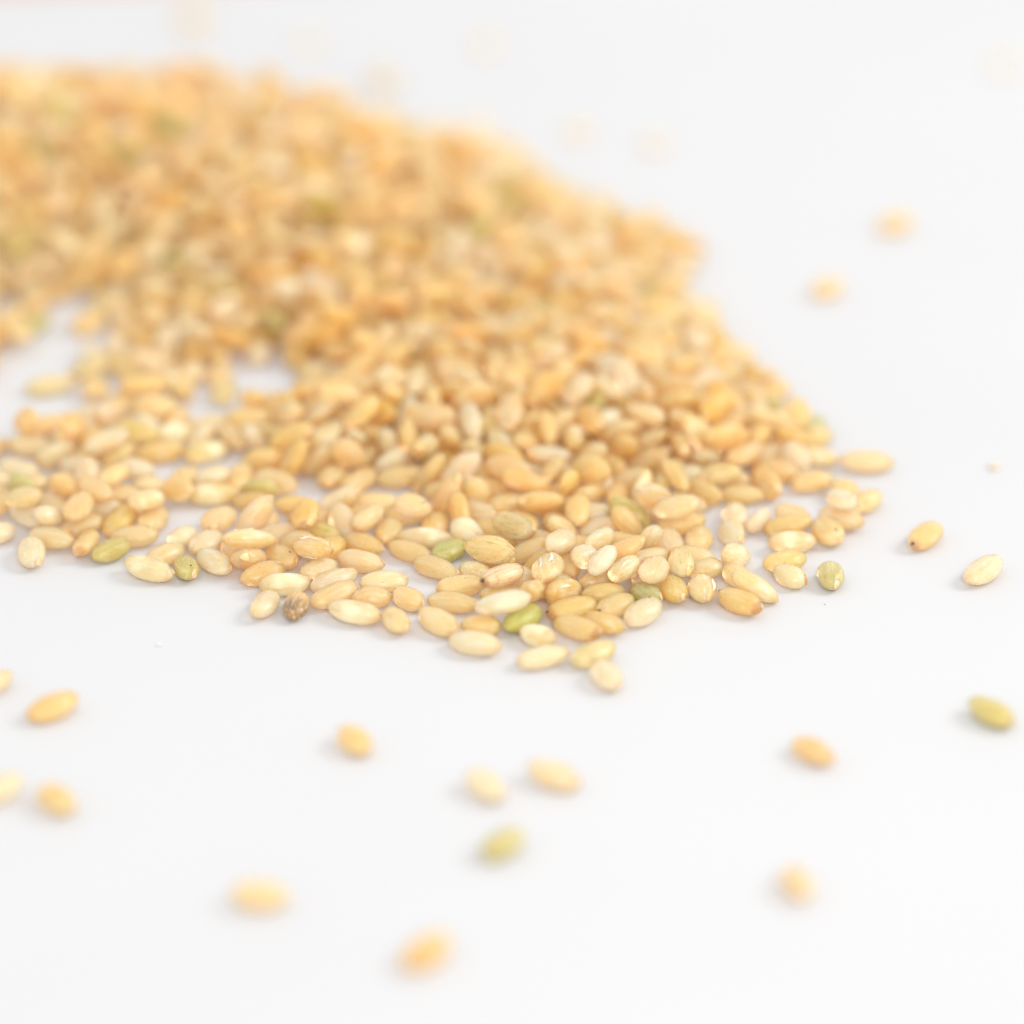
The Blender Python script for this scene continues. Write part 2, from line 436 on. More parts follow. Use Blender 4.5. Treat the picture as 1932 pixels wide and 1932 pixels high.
# ------------------------------------------------------------------ the grains
# x y z (1/100 mm), quaternion (1/1000), size, skin, parts | group letter | label
GRAINS = '''
-4928 -3904 95 920 8 -20 392 4 A g|l|pale amber rice grain cut off by the left edge, above the orange grain
-4297 -4368 105 942 8 -22 336 1 R g|l|deep orange rice grain lying alone near the left edge, below the pile
-4638 -5934 105 891 11 -22 453 0 P g|l|chipped pale rice grain cut off by the left edge, low on the paper
-4116 -6132 105 887 -11 -22 -462 0 A g|l|blurred stubby amber rice grain beside the chipped grain at left edge
-1457 -5003 102 855 13 22 -518 2 A g|l|stubby amber rice grain alone left of centre, nearest below the pile
-237 -5880 105 872 12 22 -488 0 P g|l|stubby pale rice grain left of the long pale one below centre
380 -5683 105 953 7 22 -303 1 P g1|l|long pale rice grain right of the stubby pale one below centre
-79 -6940 105 891 11 -22 453 0 O -|l|blurred olive green rice grain alone in the lower middle
-2202 -7850 107 999 1 26 -28 5 A -|l|blurred amber rice grain lying level, alone at the lower left
-730 -8796 105 902 10 -21 430 1 R -|l|very blurred orange rice grain nearest to the bottom edge
2508 -7612 95 778 -14 -17 -628 4 A -|l|blurred round amber rice grain seen end on at the lower right
2775 -5209 95 895 -10 -19 -445 4 T g|l|tan rice grain alone at right, below the pile's right end
4476 -4462 105 898 10 21 -440 1 Y g|l|yellow green rice grain near the right edge
4659 -1518 105 907 10 -21 422 1 P g|l|pale rice grain with a dark dot near the right edge
4142 -742 105 876 12 -22 482 0 K g0|l|amber rice grain with dark tip, alone right of the pile
3513 5494 100 953 9 -30 302 7 R -|l|small orange rice grain alone on the paper right of the heap
4381 7342 100 981 6 -31 190 7 A -|l|faint blurred orange rice grain far back at right
2183 5096 50 843 7 -12 538 9 P -|l|thin pale rice sliver just off the heap's right edge
796 10274 78 961 10 -36 275 8 P -|l|faint blurred pale grain behind the heap, left one of two
1698 9880 78 932 -13 35 360 8 P -|l|faint blurred pale grain behind the heap, right one of two
6077 12536 78 937 13 -35 347 8 P -|l|faint blurred pale grain in the upper right corner
-323 13224 78 937 13 -35 347 8 P -|l|faint blurred pale grain near the top edge, right of the heap
-2536 13303 78 922 14 -34 386 8 P -|l|faint blurred pale grain behind the heap top
-1570 11936 95 814 -12 -18 -581 4 P -|l|blurred pale yellow grain poking up behind the heap's outline
-400 10327 100 879 -15 27 476 7 P -|l|blurred pale grain on the heap's upper right outline
-4035 14081 100 902 -13 28 430 7 A -|l|faint orange blur of a grain at the top edge, left
-224 -1399 273 924 288 -102 -228 1 g g|f|shiny greenish cream rice grain on top of the pile's front middle
-88 -2604 296 988 -84 -65 114 1 B g|f|big bright cream rice grain lying just above the lime green grain
-1532 -2423 105 981 4 22 -191 1 W g|f|white bellied rice grain at the front edge, right of the dark streaked grain
-353 -3080 105 972 -5 -22 -235 1 P g|f|plump pale rice grain at the front edge, below left of the lime green
-3588 -1489 105 968 6 22 -250 1 W g|f|big white bellied rice grain at the left front edge
629 -2754 105 938 -8 -22 -346 1 K g2|f|amber rice grain with a dark brown tip, right of the lime green grain
302 -3349 95 985 4 -21 170 4 P g|f|pale rice grain lying level, second foremost of the pile
3659 978 105 999 1 23 -49 1 A g|f|long amber rice grain sticking out at the pile's right tip
2218 -2201 105 917 -9 -21 -398 1 K g0|f|amber rice grain with a black tip at the right front edge
22 -885 279 927 102 -35 -360 0 o g|f|grey green rice grain with brown end high in the front middle
776 -3302 105 943 8 -23 332 0 g g|f|olive tipped rice grain touching the foremost grain of the pile
-3054 202 105 998 -1 -23 -55 1 W g|f|white bellied rice grain behind the bare patch at left
2798 -902 107 990 -4 26 136 5 W g1|f|white bellied rice grain near the pile's right end, on bare paper
-2606 -1175 271 934 -345 27 84 4 S gF|f|scuffed cream rice grain lying on top at the pile's left front corner
894 -3725 102 811 15 21 -584 2 P g|f|pale round rice grain, foremost of the whole pile
-100 -2018 295 931 -8 20 365 4 N g2|f|striped tan rice grain with a dark tip lying above the big bright grain
-3994 -1073 100 928 10 -25 371 3 O g|f|olive striped rice grain left of the big white bellied one
-4775 -1134 105 754 16 19 -656 0 P g|f|round pale rice grain seen end on at the pile's left front
98 -2568 105 873 -11 20 487 1 L g|f|lime green rice grain at the front edge of the pile
-2457 -1594 100 940 234 33 246 6 T g|f|narrow striped tan rice grain left of the white bellied one, front of pile
1394 -1867 281 799 42 52 598 2 P g|f|round pale rice grain on top of the pile's right front
-2067 -636 286 693 151 -124 -694 0 K g0|f|rice grain seen end on with a dark dot, on the pile's left part
2734 -1640 100 921 12 29 -388 7 M r|f|round cream rice grain with a reddish brown germ at the right end
-2411 -2244 95 794 -13 17 607 4 P g|f|pale rice grain seen end on, left of the dark streaked grain
501 -2103 157 666 -599 -132 424 0 S gF|f|scuffed white striped rice grain lying on top of the front middle
3141 -1629 100 706 19 19 -708 3 O g|f|round olive green rice grain just off the pile's right front end
-2101 -2270 90 745 15 -17 666 6 D g|f|grey brown rice grain with dark streaks at the pile's front edge
-628 -1090 100 898 -12 24 440 3 G g|f|green rice grain with a pale stripe in the pile's front middle
-3218 -1435 90 776 -14 -18 -630 6 O g1|f|olive green striped rice grain right of the big white bellied one
3586 46 100 929 10 -25 370 3 A g|f|amber rice grain rightmost in the pile, below the long one
-2571 250 128 809 -571 34 -132 7 O g|f|olive rice grain behind the scuffed cream grain, left of centre
1306 -2029 100 912 -13 -28 -410 7 G g|f|green striped rice grain half buried in the pile's right front
-4967 168 168 603 -638 458 141 7 G g|f|dark green rice grain at the left edge of the picture, in the pile
-835 1316 458 481 -873 27 74 1 A g|h|second nearest amber rice grain above the striped green grain
357 1675 620 554 -757 -346 -26 2 R g|h|nearest orange rice grain above the grey green grain
1650 -532 315 990 10 -78 114 5 P g|f|nearest pale cream rice grain above the round pale grain on top
2202 970 391 710 639 264 132 1 A g|h|nearest amber rice grain below and left of the pile's right outline
134 139 281 166 0 -986 0 1 A g|h|nearest amber rice grain above the grey green grain
-714 -2618 105 898 10 21 -438 1 A g|f|nearest amber rice grain above and left of the plump pale grain at front
-2575 -617 242 772 -446 -420 -173 1 P g|f|pale cream rice grain above the scuffed cream grain on top
1275 -2427 107 893 12 -23 449 5 P g1|f|pale cream rice grain below the buried green grain
-2226 -1824 105 989 -4 24 144 0 W g|f|white bellied rice grain above and left of the dark streaked grain
-4630 7960 1430 681 720 126 -42 1 A -|h|ninth nearest amber rice grain above the bare patch at left edge
2377 -1995 159 940 -191 256 -119 0 P g|f|pale cream rice grain above and right of the black tipped grain
-1666 762 296 292 -60 -811 -503 3 A g|h|third nearest amber rice grain above and right of the end-on grain with dark dot
803 356 294 495 -793 238 -264 5 A g|h|nearest amber rice grain above and right of the grey green grain
-3640 1211 105 990 3 -24 137 0 A g|h|amber rice grain above and left of the white grain behind bare patch
-1557 1303 509 388 231 -13 -892 0 A g|h|third nearest amber rice grain right of the bare patch left of centre
-1501 -1334 105 970 -6 -24 -243 0 A g|f|amber rice grain above the white grain at front edge
-1793 1804 504 154 79 -981 -92 1 A g|h|nearest amber rice grain right of the bare patch left of centre
-3885 2518 272 22 207 -972 107 1 A g|h|amber rice grain left of the bare patch left of centre
-5350 5606 286 402 -5 443 -801 0 A -|h|nearest amber rice grain above the bare patch at left edge
1404 2615 575 66 160 -163 971 2 A -|h|nearest amber rice grain below the notch at the heap's right
-1740 -2062 105 935 8 -22 353 1 A g|f|amber rice grain above and left of the white grain at front edge
-4209 7900 1312 530 -830 -110 135 5 A -|h|eleventh nearest amber rice grain above the bare patch left of centre
-1754 5449 642 166 -112 251 -947 0 W -|h|white bellied rice grain above and right of the bare patch left of centre
-23 1367 479 623 200 45 -755 0 A g|h|fourth nearest amber rice grain above the grey green grain
-574 -2210 95 983 -4 -21 -183 4 A g|f|second nearest amber rice grain above and left of the plump pale grain at front
-386 1603 562 237 -205 649 -694 0 T g|h|tan rice grain above the grey green grain
-4184 1086 286 980 -48 -124 151 2 P g|h|second nearest pale cream rice grain above and right of the green grain at left edge
-3164 1209 105 954 -7 22 300 0 W g|h|white bellied rice grain above the white grain behind bare patch
582 -2354 105 964 -5 18 265 1 K g0|f|brown tipped amber rice grain below and right of the white striped grain
-3741 1883 317 76 177 977 94 0 S g|h|scuffed rice grain left of the bare patch left of centre
2119 1463 498 738 478 140 455 2 R g|h|orange rice grain below and left of the pile's right outline
-1483 7130 924 22 -36 -342 939 2 T -|h|fifth nearest tan rice grain above and right of the bare patch left of centre
92 5205 555 963 232 -99 92 0 A -|h|second nearest amber rice grain left of the notch at the heap's right
3165 -653 107 798 16 21 -602 5 A g1|f|amber rice grain right of the white grain at right end
351 -1889 315 798 -16 -30 602 5 S gF|f|scuffed rice grain above and left of the white striped grain
678 1805 547 499 126 89 -853 2 P g|h|third nearest pale cream rice grain below and left of the notch at the heap's right
-999 -412 268 950 277 27 -139 7 P g1|f|pale cream rice grain above and left of the striped green grain
-747 -1463 95 951 7 20 -308 4 A g|f|amber rice grain below and left of the striped green grain
-2948 -1328 102 897 11 23 -441 2 P g|f|pale cream rice grain right of the olive grain beside it at left
-4603 6365 687 777 207 -353 479 4 W -|h|white bellied rice grain above and right of the bare patch at left edge
-4923 2894 95 4 -986 -162 -21 4 g g|h|nearest greenish rice grain right of the bare patch at left edge
-1138 610 105 984 4 -24 178 0 T g|h|tan rice grain above and left of the striped green grain
-517 494 251 901 224 -143 343 0 P g|h|pale cream rice grain above and left of the grey green grain
290 -295 265 112 -13 -227 -967 2 T g1|h|tan rice grain above and right of the grey green grain
-1320 5590 592 811 509 -116 -263 0 A -|h|third nearest amber rice grain above and right of the bare patch left of centre
-2276 1061 354 76 -968 60 -231 0 A g|h|second nearest amber rice grain below and right of the bare patch left of centre
-4606 -814 105 971 -6 -24 -238 0 P g|f|pale cream rice grain above and right of the round pale left grain
-4734 5568 176 115 230 -372 892 0 A -|h|second nearest amber rice grain above and right of the bare patch at left edge
-503 -1869 105 975 -5 24 219 0 A g|f|amber rice grain below the striped green grain
-425 1223 419 627 -124 -573 513 2 B g|h|bright cream rice grain above and left of the grey green grain
-2728 1790 217 996 94 -9 7 0 A g|h|nearest amber rice grain below the bare patch left of centre
-1969 -1374 280 901 -104 -100 -408 1 S gF|f|scuffed rice grain below the end-on grain with dark dot
-3777 -760 102 1000 0 -26 -21 2 A g1|f|amber rice grain above and right of the olive striped left grain
-2247 757 216 463 -239 852 -53 0 T g|h|tan rice grain above and right of the olive grain left of centre
3070 508 100 991 4 -27 131 3 A g1|f|amber rice grain left of the rightmost amber grain
-4345 -513 306 790 11 -71 608 2 A g|f|second nearest amber rice grain above and left of the olive striped left grain
-3889 6027 647 27 10 893 449 6 W -|h|white bellied rice grain above and left of the bare patch left of centre
-2957 5416 528 943 181 -166 224 3 A -|h|nearest amber rice grain above the bare patch left of centre
-1260 -1771 102 994 -3 25 107 2 P g|f|pale cream rice grain above and right of the white grain at front edge
-869 -830 116 978 -206 2 -34 1 W g|f|white bellied rice grain above and left of the striped green grain
-1652 4340 514 312 -567 680 344 6 A -|h|nearest amber rice grain above and right of the bare patch left of centre
2771 -539 116 109 -4 994 0 2 A g|f|amber rice grain above the white grain at right end
-5674 7970 1409 234 -825 484 177 4 g -|h|greenish rice grain above the bare patch at left edge
2118 385 243 56 38 -12 -998 3 g g|h|greenish rice grain above and left of the white grain at right end
-844 469 210 27 456 -173 -872 2 R g|h|orange rice grain above the striped green grain
-2950 -395 107 513 -22 -13 -858 5 A g|h|amber rice grain below the white grain behind bare patch
-2224 6495 826 801 -574 -91 142 1 P -|h|second nearest pale cream rice grain above the bare patch left of centre
-4722 1069 135 532 738 360 208 0 P g|h|nearest pale cream rice grain above and right of the green grain at left edge
-3451 6160 712 936 -116 -330 -51 1 A -|h|third nearest amber rice grain above the bare patch left of centre
2601 393 135 670 492 -291 -474 0 A g|h|nearest amber rice grain above and left of the white grain at right end
-1937 886 184 264 45 751 -604 1 A g|h|amber rice grain above the end-on grain with dark dot
1102 1134 375 906 -328 -185 -194 0 A g|h|second nearest amber rice grain above and right of the grey green grain
-5448 8306 1350 230 -850 373 292 1 P -|h|third nearest pale cream rice grain above the bare patch at left edge
-4998 1356 105 111 23 -2 994 0 P g|h|pale cream rice grain above the green grain at left edge
-5409 6697 926 443 563 152 -681 3 A -|h|fifth nearest amber rice grain above the bare patch at left edge
-3980 5630 494 828 43 -222 514 2 P -|h|pale cream rice grain above and left of the bare patch left of centre
2396 846 258 10 -918 -396 -4 4 A g|h|second nearest amber rice grain below the pile's right outline
1917 1063 395 220 324 -368 844 4 S g|h|scuffed rice grain below and left of the pile's right outline
-3875 3155 267 860 -55 89 -499 1 P g|h|pale cream rice grain left of the bare patch left of centre
-2536 906 144 733 678 -14 52 2 T g|h|tan rice grain above the olive grain left of centre
-297 5410 489 800 435 -66 -407 0 P -|h|third nearest pale cream rice grain left of the notch at the heap's right
-1311 3989 590 270 -32 325 906 5 T -|h|fourth nearest tan rice grain above and right of the bare patch left of centre
2970 1768 274 701 89 -112 699 5 T g|h|tan rice grain below and right of the pile's right outline
-5372 6309 688 307 -59 340 -887 4 A -|h|second nearest amber rice grain above the bare patch at left edge
-4681 5725 463 115 -244 870 413 6 A -|h|fourth nearest amber rice grain above and right of the bare patch at left edge
241 -2913 100 957 9 30 -290 7 W g|f|white bellied rice grain above the level pale grain at the tip
-3123 4394 331 829 177 137 512 1 P -|h|nearest pale cream rice grain above the bare patch left of centre
-2440 7719 1091 482 104 211 -844 2 P -|h|fourth nearest pale cream rice grain above the bare patch left of centre
-3890 1394 243 86 47 -238 966 6 g g|h|greenish rice grain above and left of the white grain behind bare patch
-397 6290 810 884 53 137 -445 0 A -|h|second nearest amber rice grain above and left of the notch at the heap's right
1866 -1928 105 728 -17 -18 -686 0 S gF|f|scuffed rice grain left of the black tipped grain
-3945 -434 120 842 61 -98 528 0 A g|f|nearest amber rice grain above the olive striped left grain
1157 -647 190 211 -882 114 406 3 T g|h|tan rice grain above and left of the round pale grain on top
-5143 7648 1369 298 338 -367 814 6 O -|h|second nearest olive rice grain above the bare patch at left edge
-2041 3601 357 115 -87 803 -578 6 T -|h|second nearest tan rice grain above and right of the bare patch left of centre
-38 5680 642 845 48 89 -525 5 A -|h|fourth nearest amber rice grain left of the notch at the heap's right
1390 866 164 939 221 -264 -2 4 A g|h|second nearest amber rice grain above the round pale grain on top
-4633 4524 107 856 14 -22 517 5 A -|h|nearest amber rice grain above and right of the bare patch at left edge
-4926 -297 304 994 3 -31 101 7 A g|f|amber rice grain below the green grain at left edge
-4762 7647 1151 960 236 3 151 5 A -|h|eighth nearest amber rice grain above the bare patch at left edge
1626 4106 445 7 -982 133 132 4 A -|h|amber rice grain below and left of the notch at the heap's right
-4814 6901 926 906 -16 285 -312 2 A -|h|sixth nearest amber rice grain above the bare patch at left edge
-2088 4691 466 932 67 269 -234 0 P -|h|pale cream rice grain above and right of the bare patch left of centre
-656 -79 229 43 -850 -118 -511 5 A g|h|nearest amber rice grain above the striped green grain
-5180 7405 1200 979 -1 154 135 4 P -|h|second nearest pale cream rice grain above the bare patch at left edge
-1850 3796 495 940 -115 151 283 0 R -|h|nearest orange rice grain above and right of the bare patch left of centre
-5690 7285 1187 672 -705 215 74 0 A -|h|seventh nearest amber rice grain above the bare patch at left edge
-4215 -120 327 865 -167 77 -468 1 A g|f|second nearest amber rice grain above the olive striped left grain
1388 1223 530 412 79 291 860 5 P g|h|pale cream rice grain left of the pile's right outline
480 -1316 317 826 29 96 555 0 P g|f|pale cream rice grain right of the grey green grain
-3805 7924 1285 201 -558 -662 -459 2 T -|h|third nearest tan rice grain above the bare patch left of centre
-1924 1164 317 928 -72 -144 334 5 W g|h|white bellied rice grain above the end-on grain with dark dot
-1755 -81 174 957 -39 -270 -100 1 S gF1|f|scuffed rice grain above and right of the end-on grain with dark dot
-4163 6563 965 309 -900 306 -5 3 A -|h|third nearest amber rice grain above and left of the bare patch left of centre
1705 1627 489 125 288 878 -362 2 A g|h|nearest amber rice grain left of the pile's right outline
-5653 6623 799 661 -91 393 -632 0 A -|h|fourth nearest amber rice grain above the bare patch at left edge
-4538 3284 117 124 129 38 -983 3 g g|h|second nearest greenish rice grain right of the bare patch at left edge
-3050 5753 717 794 62 53 -602 1 A -|h|second nearest amber rice grain above the bare patch left of centre
1224 2149 485 92 -807 479 334 2 P g|h|nearest pale cream rice grain below and left of the notch at the heap's right
-2055 5188 498 262 399 -333 813 1 T -|h|third nearest tan rice grain above and right of the bare patch left of centre
2334 218 90 119 -23 3 993 6 A g|h|second nearest amber rice grain above and left of the white grain at right end
-1014 -2125 100 904 13 28 -426 7 K g0|f|brown tipped amber rice grain right of the white grain at front edge
-2421 463 114 214 -22 -237 947 2 A g|h|amber rice grain above and right of the olive grain left of centre
1102 -1791 255 904 -114 -182 370 7 S gF|f|scuffed rice grain left of the round pale grain on top
-3909 7625 1209 934 -142 94 -313 1 G -|h|green rice grain above the bare patch left of centre
-3497 4663 327 896 -93 70 -428 1 A -|h|nearest amber rice grain above and left of the bare patch left of centre
662 -494 264 3 712 699 64 4 A g|h|amber rice grain right of the grey green grain
-4155 3336 116 897 231 -64 -372 0 A g|h|second nearest amber rice grain right of the bare patch at left edge
-3507 8377 1141 229 70 160 -958 1 A -|h|ninth nearest amber rice grain above the bare patch left of centre
-4292 5448 383 312 -559 -728 -245 7 A -|h|fifth nearest amber rice grain above and right of the bare patch at left edge
-3045 3789 249 101 -222 -952 186 4 T -|h|nearest tan rice grain above the bare patch left of centre
-2430 4400 517 434 121 -608 -654 2 B -|h|bright cream rice grain above the bare patch left of centre
592 5140 575 297 307 341 837 0 P -|h|second nearest pale cream rice grain left of the notch at the heap's right
2930 963 151 423 174 -355 816 7 P g|h|pale cream rice grain left of the long grain at right tip
-3047 6936 998 404 153 -18 -902 0 A -|h|fifth nearest amber rice grain above the bare patch left of centre
1977 3645 309 18 -765 644 24 1 P -|h|pale cream rice grain below and right of the notch at the heap's right
-1021 -1076 90 967 6 22 -253 6 T g|f|tan rice grain left of the striped green grain
-2326 1608 366 389 -285 -235 844 0 A g|h|nearest amber rice grain below and right of the bare patch left of centre
-1260 2839 407 422 142 644 -622 4 A g|h|fifth nearest amber rice grain right of the bare patch left of centre
-3681 -335 298 968 -106 -24 228 7 W g|f|white bellied rice grain above and right of the olive striped left grain
-1487 -918 95 928 -8 -20 -373 4 A g|f|amber rice grain below and right of the end-on grain with dark dot
-1585 6192 743 366 70 -97 -923 5 A -|h|fifth nearest amber rice grain above and right of the bare patch left of centre
-394 5901 595 163 -389 869 259 0 O -|h|olive rice grain left of the notch at the heap's right
-2662 7080 906 120 -930 -309 159 0 P -|h|third nearest pale cream rice grain above the bare patch left of centre
885 -1748 323 830 -143 -194 504 6 B g1|f|bright cream rice grain above and right of the white striped grain
-3853 6255 808 111 -921 -32 -372 0 R -|h|nearest orange rice grain above and left of the bare patch left of centre
-1231 819 173 522 789 -126 298 3 B g|h|bright cream rice grain above and right of the end-on grain with dark dot
-453 3325 508 111 -90 -422 -895 2 R -|h|second nearest orange rice grain above the grey green grain
1430 -351 329 366 17 -702 -610 2 P g|h|second nearest pale cream rice grain above the round pale grain on top
-4201 1988 160 296 -339 336 -828 0 P g|h|pale cream rice grain right of the bare patch at left edge
-2252 3746 379 198 266 -31 -943 4 T -|h|nearest tan rice grain above and right of the bare patch left of centre
-781 4218 552 273 42 -350 -895 2 A -|h|fourth nearest amber rice grain above and right of the bare patch left of centre
1008 -2279 100 940 9 -26 340 3 K g2|f|brown tipped amber rice grain left of the buried green grain
-1222 6253 734 615 331 -29 715 3 A -|h|seventh nearest amber rice grain above and right of the bare patch left of centre
-2163 9097 1008 994 -25 72 -82 0 P -|h|fifth nearest pale cream rice grain above the bare patch left of centre
-2159 6263 730 755 -526 -51 -389 5 O -|h|olive rice grain above the bare patch left of centre
-1692 -515 145 815 125 218 -522 3 P g|f|nearest pale cream rice grain right of the end-on grain with dark dot
-304 -2700 100 999 -1 31 29 7 A g1|f|amber rice grain above the plump pale grain at front
1668 -1556 210 726 118 -42 -676 6 g g|f|greenish rice grain right of the round pale grain on top
1577 -1933 107 774 -61 14 -630 2 A g|f|amber rice grain below and right of the round pale grain on top
2701 -1321 100 992 3 -27 124 3 A g|f|amber rice grain above the grain with reddish germ
-576 8311 649 205 -85 -837 500 4 T -|h|tan rice grain above and left of the notch at the heap's right
-3485 5488 503 65 971 -186 -136 3 W -|h|white bellied rice grain above the bare patch left of centre
-1436 -610 238 769 -291 -152 549 0 P g|f|second nearest pale cream rice grain right of the end-on grain with dark dot
3324 -358 309 922 -12 -29 -385 7 P g1|f|pale cream rice grain left of the rightmost amber grain
2704 756 107 992 3 26 -123 5 T g|h|tan rice grain above the white grain at right end
-5475 5770 490 583 584 368 429 0 O -|h|nearest olive rice grain above the bare patch at left edge
-5078 6368 791 648 499 268 508 2 P -|h|nearest pale cream rice grain above the bare patch at left edge
-4864 6520 699 389 502 -228 -738 4 A -|h|third nearest amber rice grain above the bare patch at left edge
-3111 6614 846 133 242 -289 -917 0 A -|h|fourth nearest amber rice grain above the bare patch left of centre
-1370 -2116 100 998 -2 31 54 7 T g|f|tan rice grain above and right of the white grain at front edge
-3390 156 186 824 346 -201 -400 7 A g|f|amber rice grain left of the white grain behind bare patch
3324 -350 105 948 -8 -23 -316 0 A g|h|amber rice grain below and left of the rightmost amber grain
-4410 7075 1031 753 -578 -9 -314 1 O -|h|olive rice grain above and right of the bare patch at left edge
-13 4133 493 863 320 -356 -160 2 A -|h|third nearest amber rice grain left of the notch at the heap's right
1785 2602 422 742 -605 -259 -134 3 A g|h|second nearest amber rice grain below the notch at the heap's right
-433 4060 458 419 94 -673 602 6 A -|h|sixth nearest amber rice grain left of the notch at the heap's right
-4567 1444 304 627 -198 146 -739 0 T g|h|tan rice grain below and right of the bare patch at left edge
934 3730 531 930 72 -285 -222 2 P -|h|nearest pale cream rice grain left of the notch at the heap's right
-1647 2661 397 239 -910 -288 -177 4 A g|h|second nearest amber rice grain right of the bare patch left of centre
-587 5479 611 563 -453 -616 313 0 P -|h|fourth nearest pale cream rice grain left of the notch at the heap's right
-1511 3046 486 122 295 185 930 5 A -|h|fourth nearest amber rice grain right of the bare patch left of centre
-881 909 300 505 189 -467 -701 0 W g|h|white bellied rice grain above the striped green grain
1921 193 124 269 -226 -524 776 4 T g|h|second nearest tan rice grain above and right of the round pale grain on top
-4238 7350 1187 724 424 306 449 1 A -|h|sixth nearest amber rice grain above and right of the bare patch at left edge
-1828 638 102 517 -22 -13 -855 2 A g|h|nearest amber rice grain above and right of the end-on grain with dark dot
-348 17 212 479 -81 -703 -519 3 S gF|h|scuffed rice grain above and left of the grey green grain
966 1999 434 112 261 427 858 1 S g|h|scuffed rice grain below and left of the notch at the heap's right
-1745 -1728 95 954 6 -20 299 4 P g|f|pale cream rice grain above and left of the white grain at front edge
-3728 6982 1040 823 88 -410 383 3 A -|h|sixth nearest amber rice grain above the bare patch left of centre
1665 259 286 444 293 225 816 6 A g|h|nearest amber rice grain above the round pale grain on top
-1817 6924 791 970 224 -88 -25 0 A -|h|sixth nearest amber rice grain above and right of the bare patch left of centre
-1564 519 105 863 -12 20 504 1 A g|h|second nearest amber rice grain above and right of the end-on grain with dark dot
2679 1520 338 359 918 29 -162 6 A g|h|nearest amber rice grain below the pile's right outline
-1126 -2577 90 806 -14 -18 -592 6 A g|f|amber rice grain right of the white grain at front edge
1752 5137 261 90 -168 471 -861 7 A -|h|amber rice grain above the notch at the heap's right
-1760 5078 496 974 44 -31 221 3 A -|h|second nearest amber rice grain above and right of the bare patch left of centre
-2287 -1218 102 870 -13 -22 -492 2 A g1|f|amber rice grain above and right of the narrow striped tan grain
889 -2632 90 940 -8 -22 -341 6 A g|f|amber rice grain right of the dark tipped amber grain
-3559 2770 135 340 278 499 747 0 W g|h|white bellied rice grain left of the bare patch left of centre
454 2731 503 656 639 214 340 3 P g|h|second nearest pale cream rice grain below and left of the notch at the heap's right
846 2965 525 182 -130 -682 -696 3 R -|h|orange rice grain below and left of the notch at the heap's right
1400 1095 293 169 -249 113 947 5 A g|h|second nearest amber rice grain below and left of the pile's right outline
1695 1891 519 64 -390 -699 596 1 A g|h|second nearest amber rice grain left of the pile's right outline
-3056 -903 102 867 -13 22 498 2 P g1|f|pale cream rice grain above and right of the olive grain beside it at left
-26 426 278 954 245 36 -168 0 A g|h|second nearest amber rice grain above the grey green grain
65 2010 630 555 -97 130 -816 4 A g|h|fifth nearest amber rice grain above the grey green grain
380 758 285 118 -72 36 -990 6 P g|h|pale cream rice grain above and right of the grey green grain
2200 -713 110 774 216 -116 -584 7 P g|f|pale cream rice grain left of the white grain at right end
366 1062 444 404 511 407 641 3 A g|h|third nearest amber rice grain above the grey green grain
-2244 7034 879 1000 -1 21 -15 2 T -|h|second nearest tan rice grain above the bare patch left of centre
-442 -798 155 500 -811 247 177 7 B g|f|bright cream rice grain above and right of the striped green grain
-3440 -1162 100 940 9 -26 340 3 A g|f|amber rice grain above and right of the big white left grain
-3540 1548 130 568 -809 -147 50 3 W g|h|white bellied rice grain above and left of the white grain behind bare patch
-2598 5511 644 739 -518 3 430 2 g -|h|greenish rice grain above the bare patch left of centre
1723 992 274 517 608 -458 -391 2 T g|h|tan rice grain below and left of the pile's right outline
-2604 -1370 154 539 -89 -248 -800 5 A g|f|amber rice grain below the scuffed cream grain on top
-4661 -533 216 847 7 242 473 3 B g|f|bright cream rice grain below and right of the green grain at left edge
-2645 4924 515 923 -354 -9 151 2 R -|h|orange rice grain above the bare patch left of centre
-4327 -513 102 276 25 7 -961 2 A g|h|nearest amber rice grain above and left of the olive striped left grain
-4167 6273 712 388 -386 767 -337 4 R -|h|second nearest orange rice grain above and left of the bare patch left of centre
-3964 7254 1035 69 40 839 -538 0 A -|h|seventh nearest amber rice grain above the bare patch left of centre
-4513 5538 317 8 221 -561 798 6 A -|h|third nearest amber rice grain above and right of the bare patch at left edge
1148 922 286 88 482 624 -609 7 A g|h|third nearest amber rice grain above the round pale grain on top
-3061 2742 95 732 15 -16 681 4 g g|h|greenish rice grain left of the bare patch left of centre
-1233 -636 100 763 10 -11 646 3 A g|f|amber rice grain left of the striped green grain
-331 4325 534 978 -114 -140 -105 0 A -|h|fifth nearest amber rice grain left of the notch at the heap's right
1805 5961 116 313 -8 -117 943 5 P -|h|pale cream rice grain above the notch at the heap's right
-5047 1526 308 425 -382 -286 769 1 A g|h|amber rice grain below the bare patch at left edge
-3974 4139 109 985 83 41 148 2 A -|h|second nearest amber rice grain above and left of the bare patch left of centre
-2483 8896 930 103 -136 761 626 5 A -|h|tenth nearest amber rice grain above the bare patch left of centre
-1732 8091 917 676 580 431 144 1 R -|h|second nearest orange rice grain above and right of the bare patch left of centre
803 1262 440 766 285 -194 -543 6 R g|h|orange rice grain above and right of the grey green grain
-2913 1531 114 475 134 178 851 2 A g|h|second nearest amber rice grain below the bare patch left of centre
1155 4781 418 948 44 181 259 3 A -|h|nearest amber rice grain left of the notch at the heap's right
-4967 5864 440 157 908 128 -367 1 W -|h|white bellied rice grain above the bare patch at left edge
-3332 7565 1182 802 -147 -352 459 0 A -|h|eighth nearest amber rice grain above the bare patch left of centre
-1284 2171 512 154 -167 -276 934 7 S g|h|scuffed rice grain right of the bare patch left of centre
1462 5991 326 648 -706 264 -111 3 A -|h|nearest amber rice grain above and left of the notch at the heap's right
-4437 2808 102 665 -19 17 747 2 A g|h|nearest amber rice grain right of the bare patch at left edge
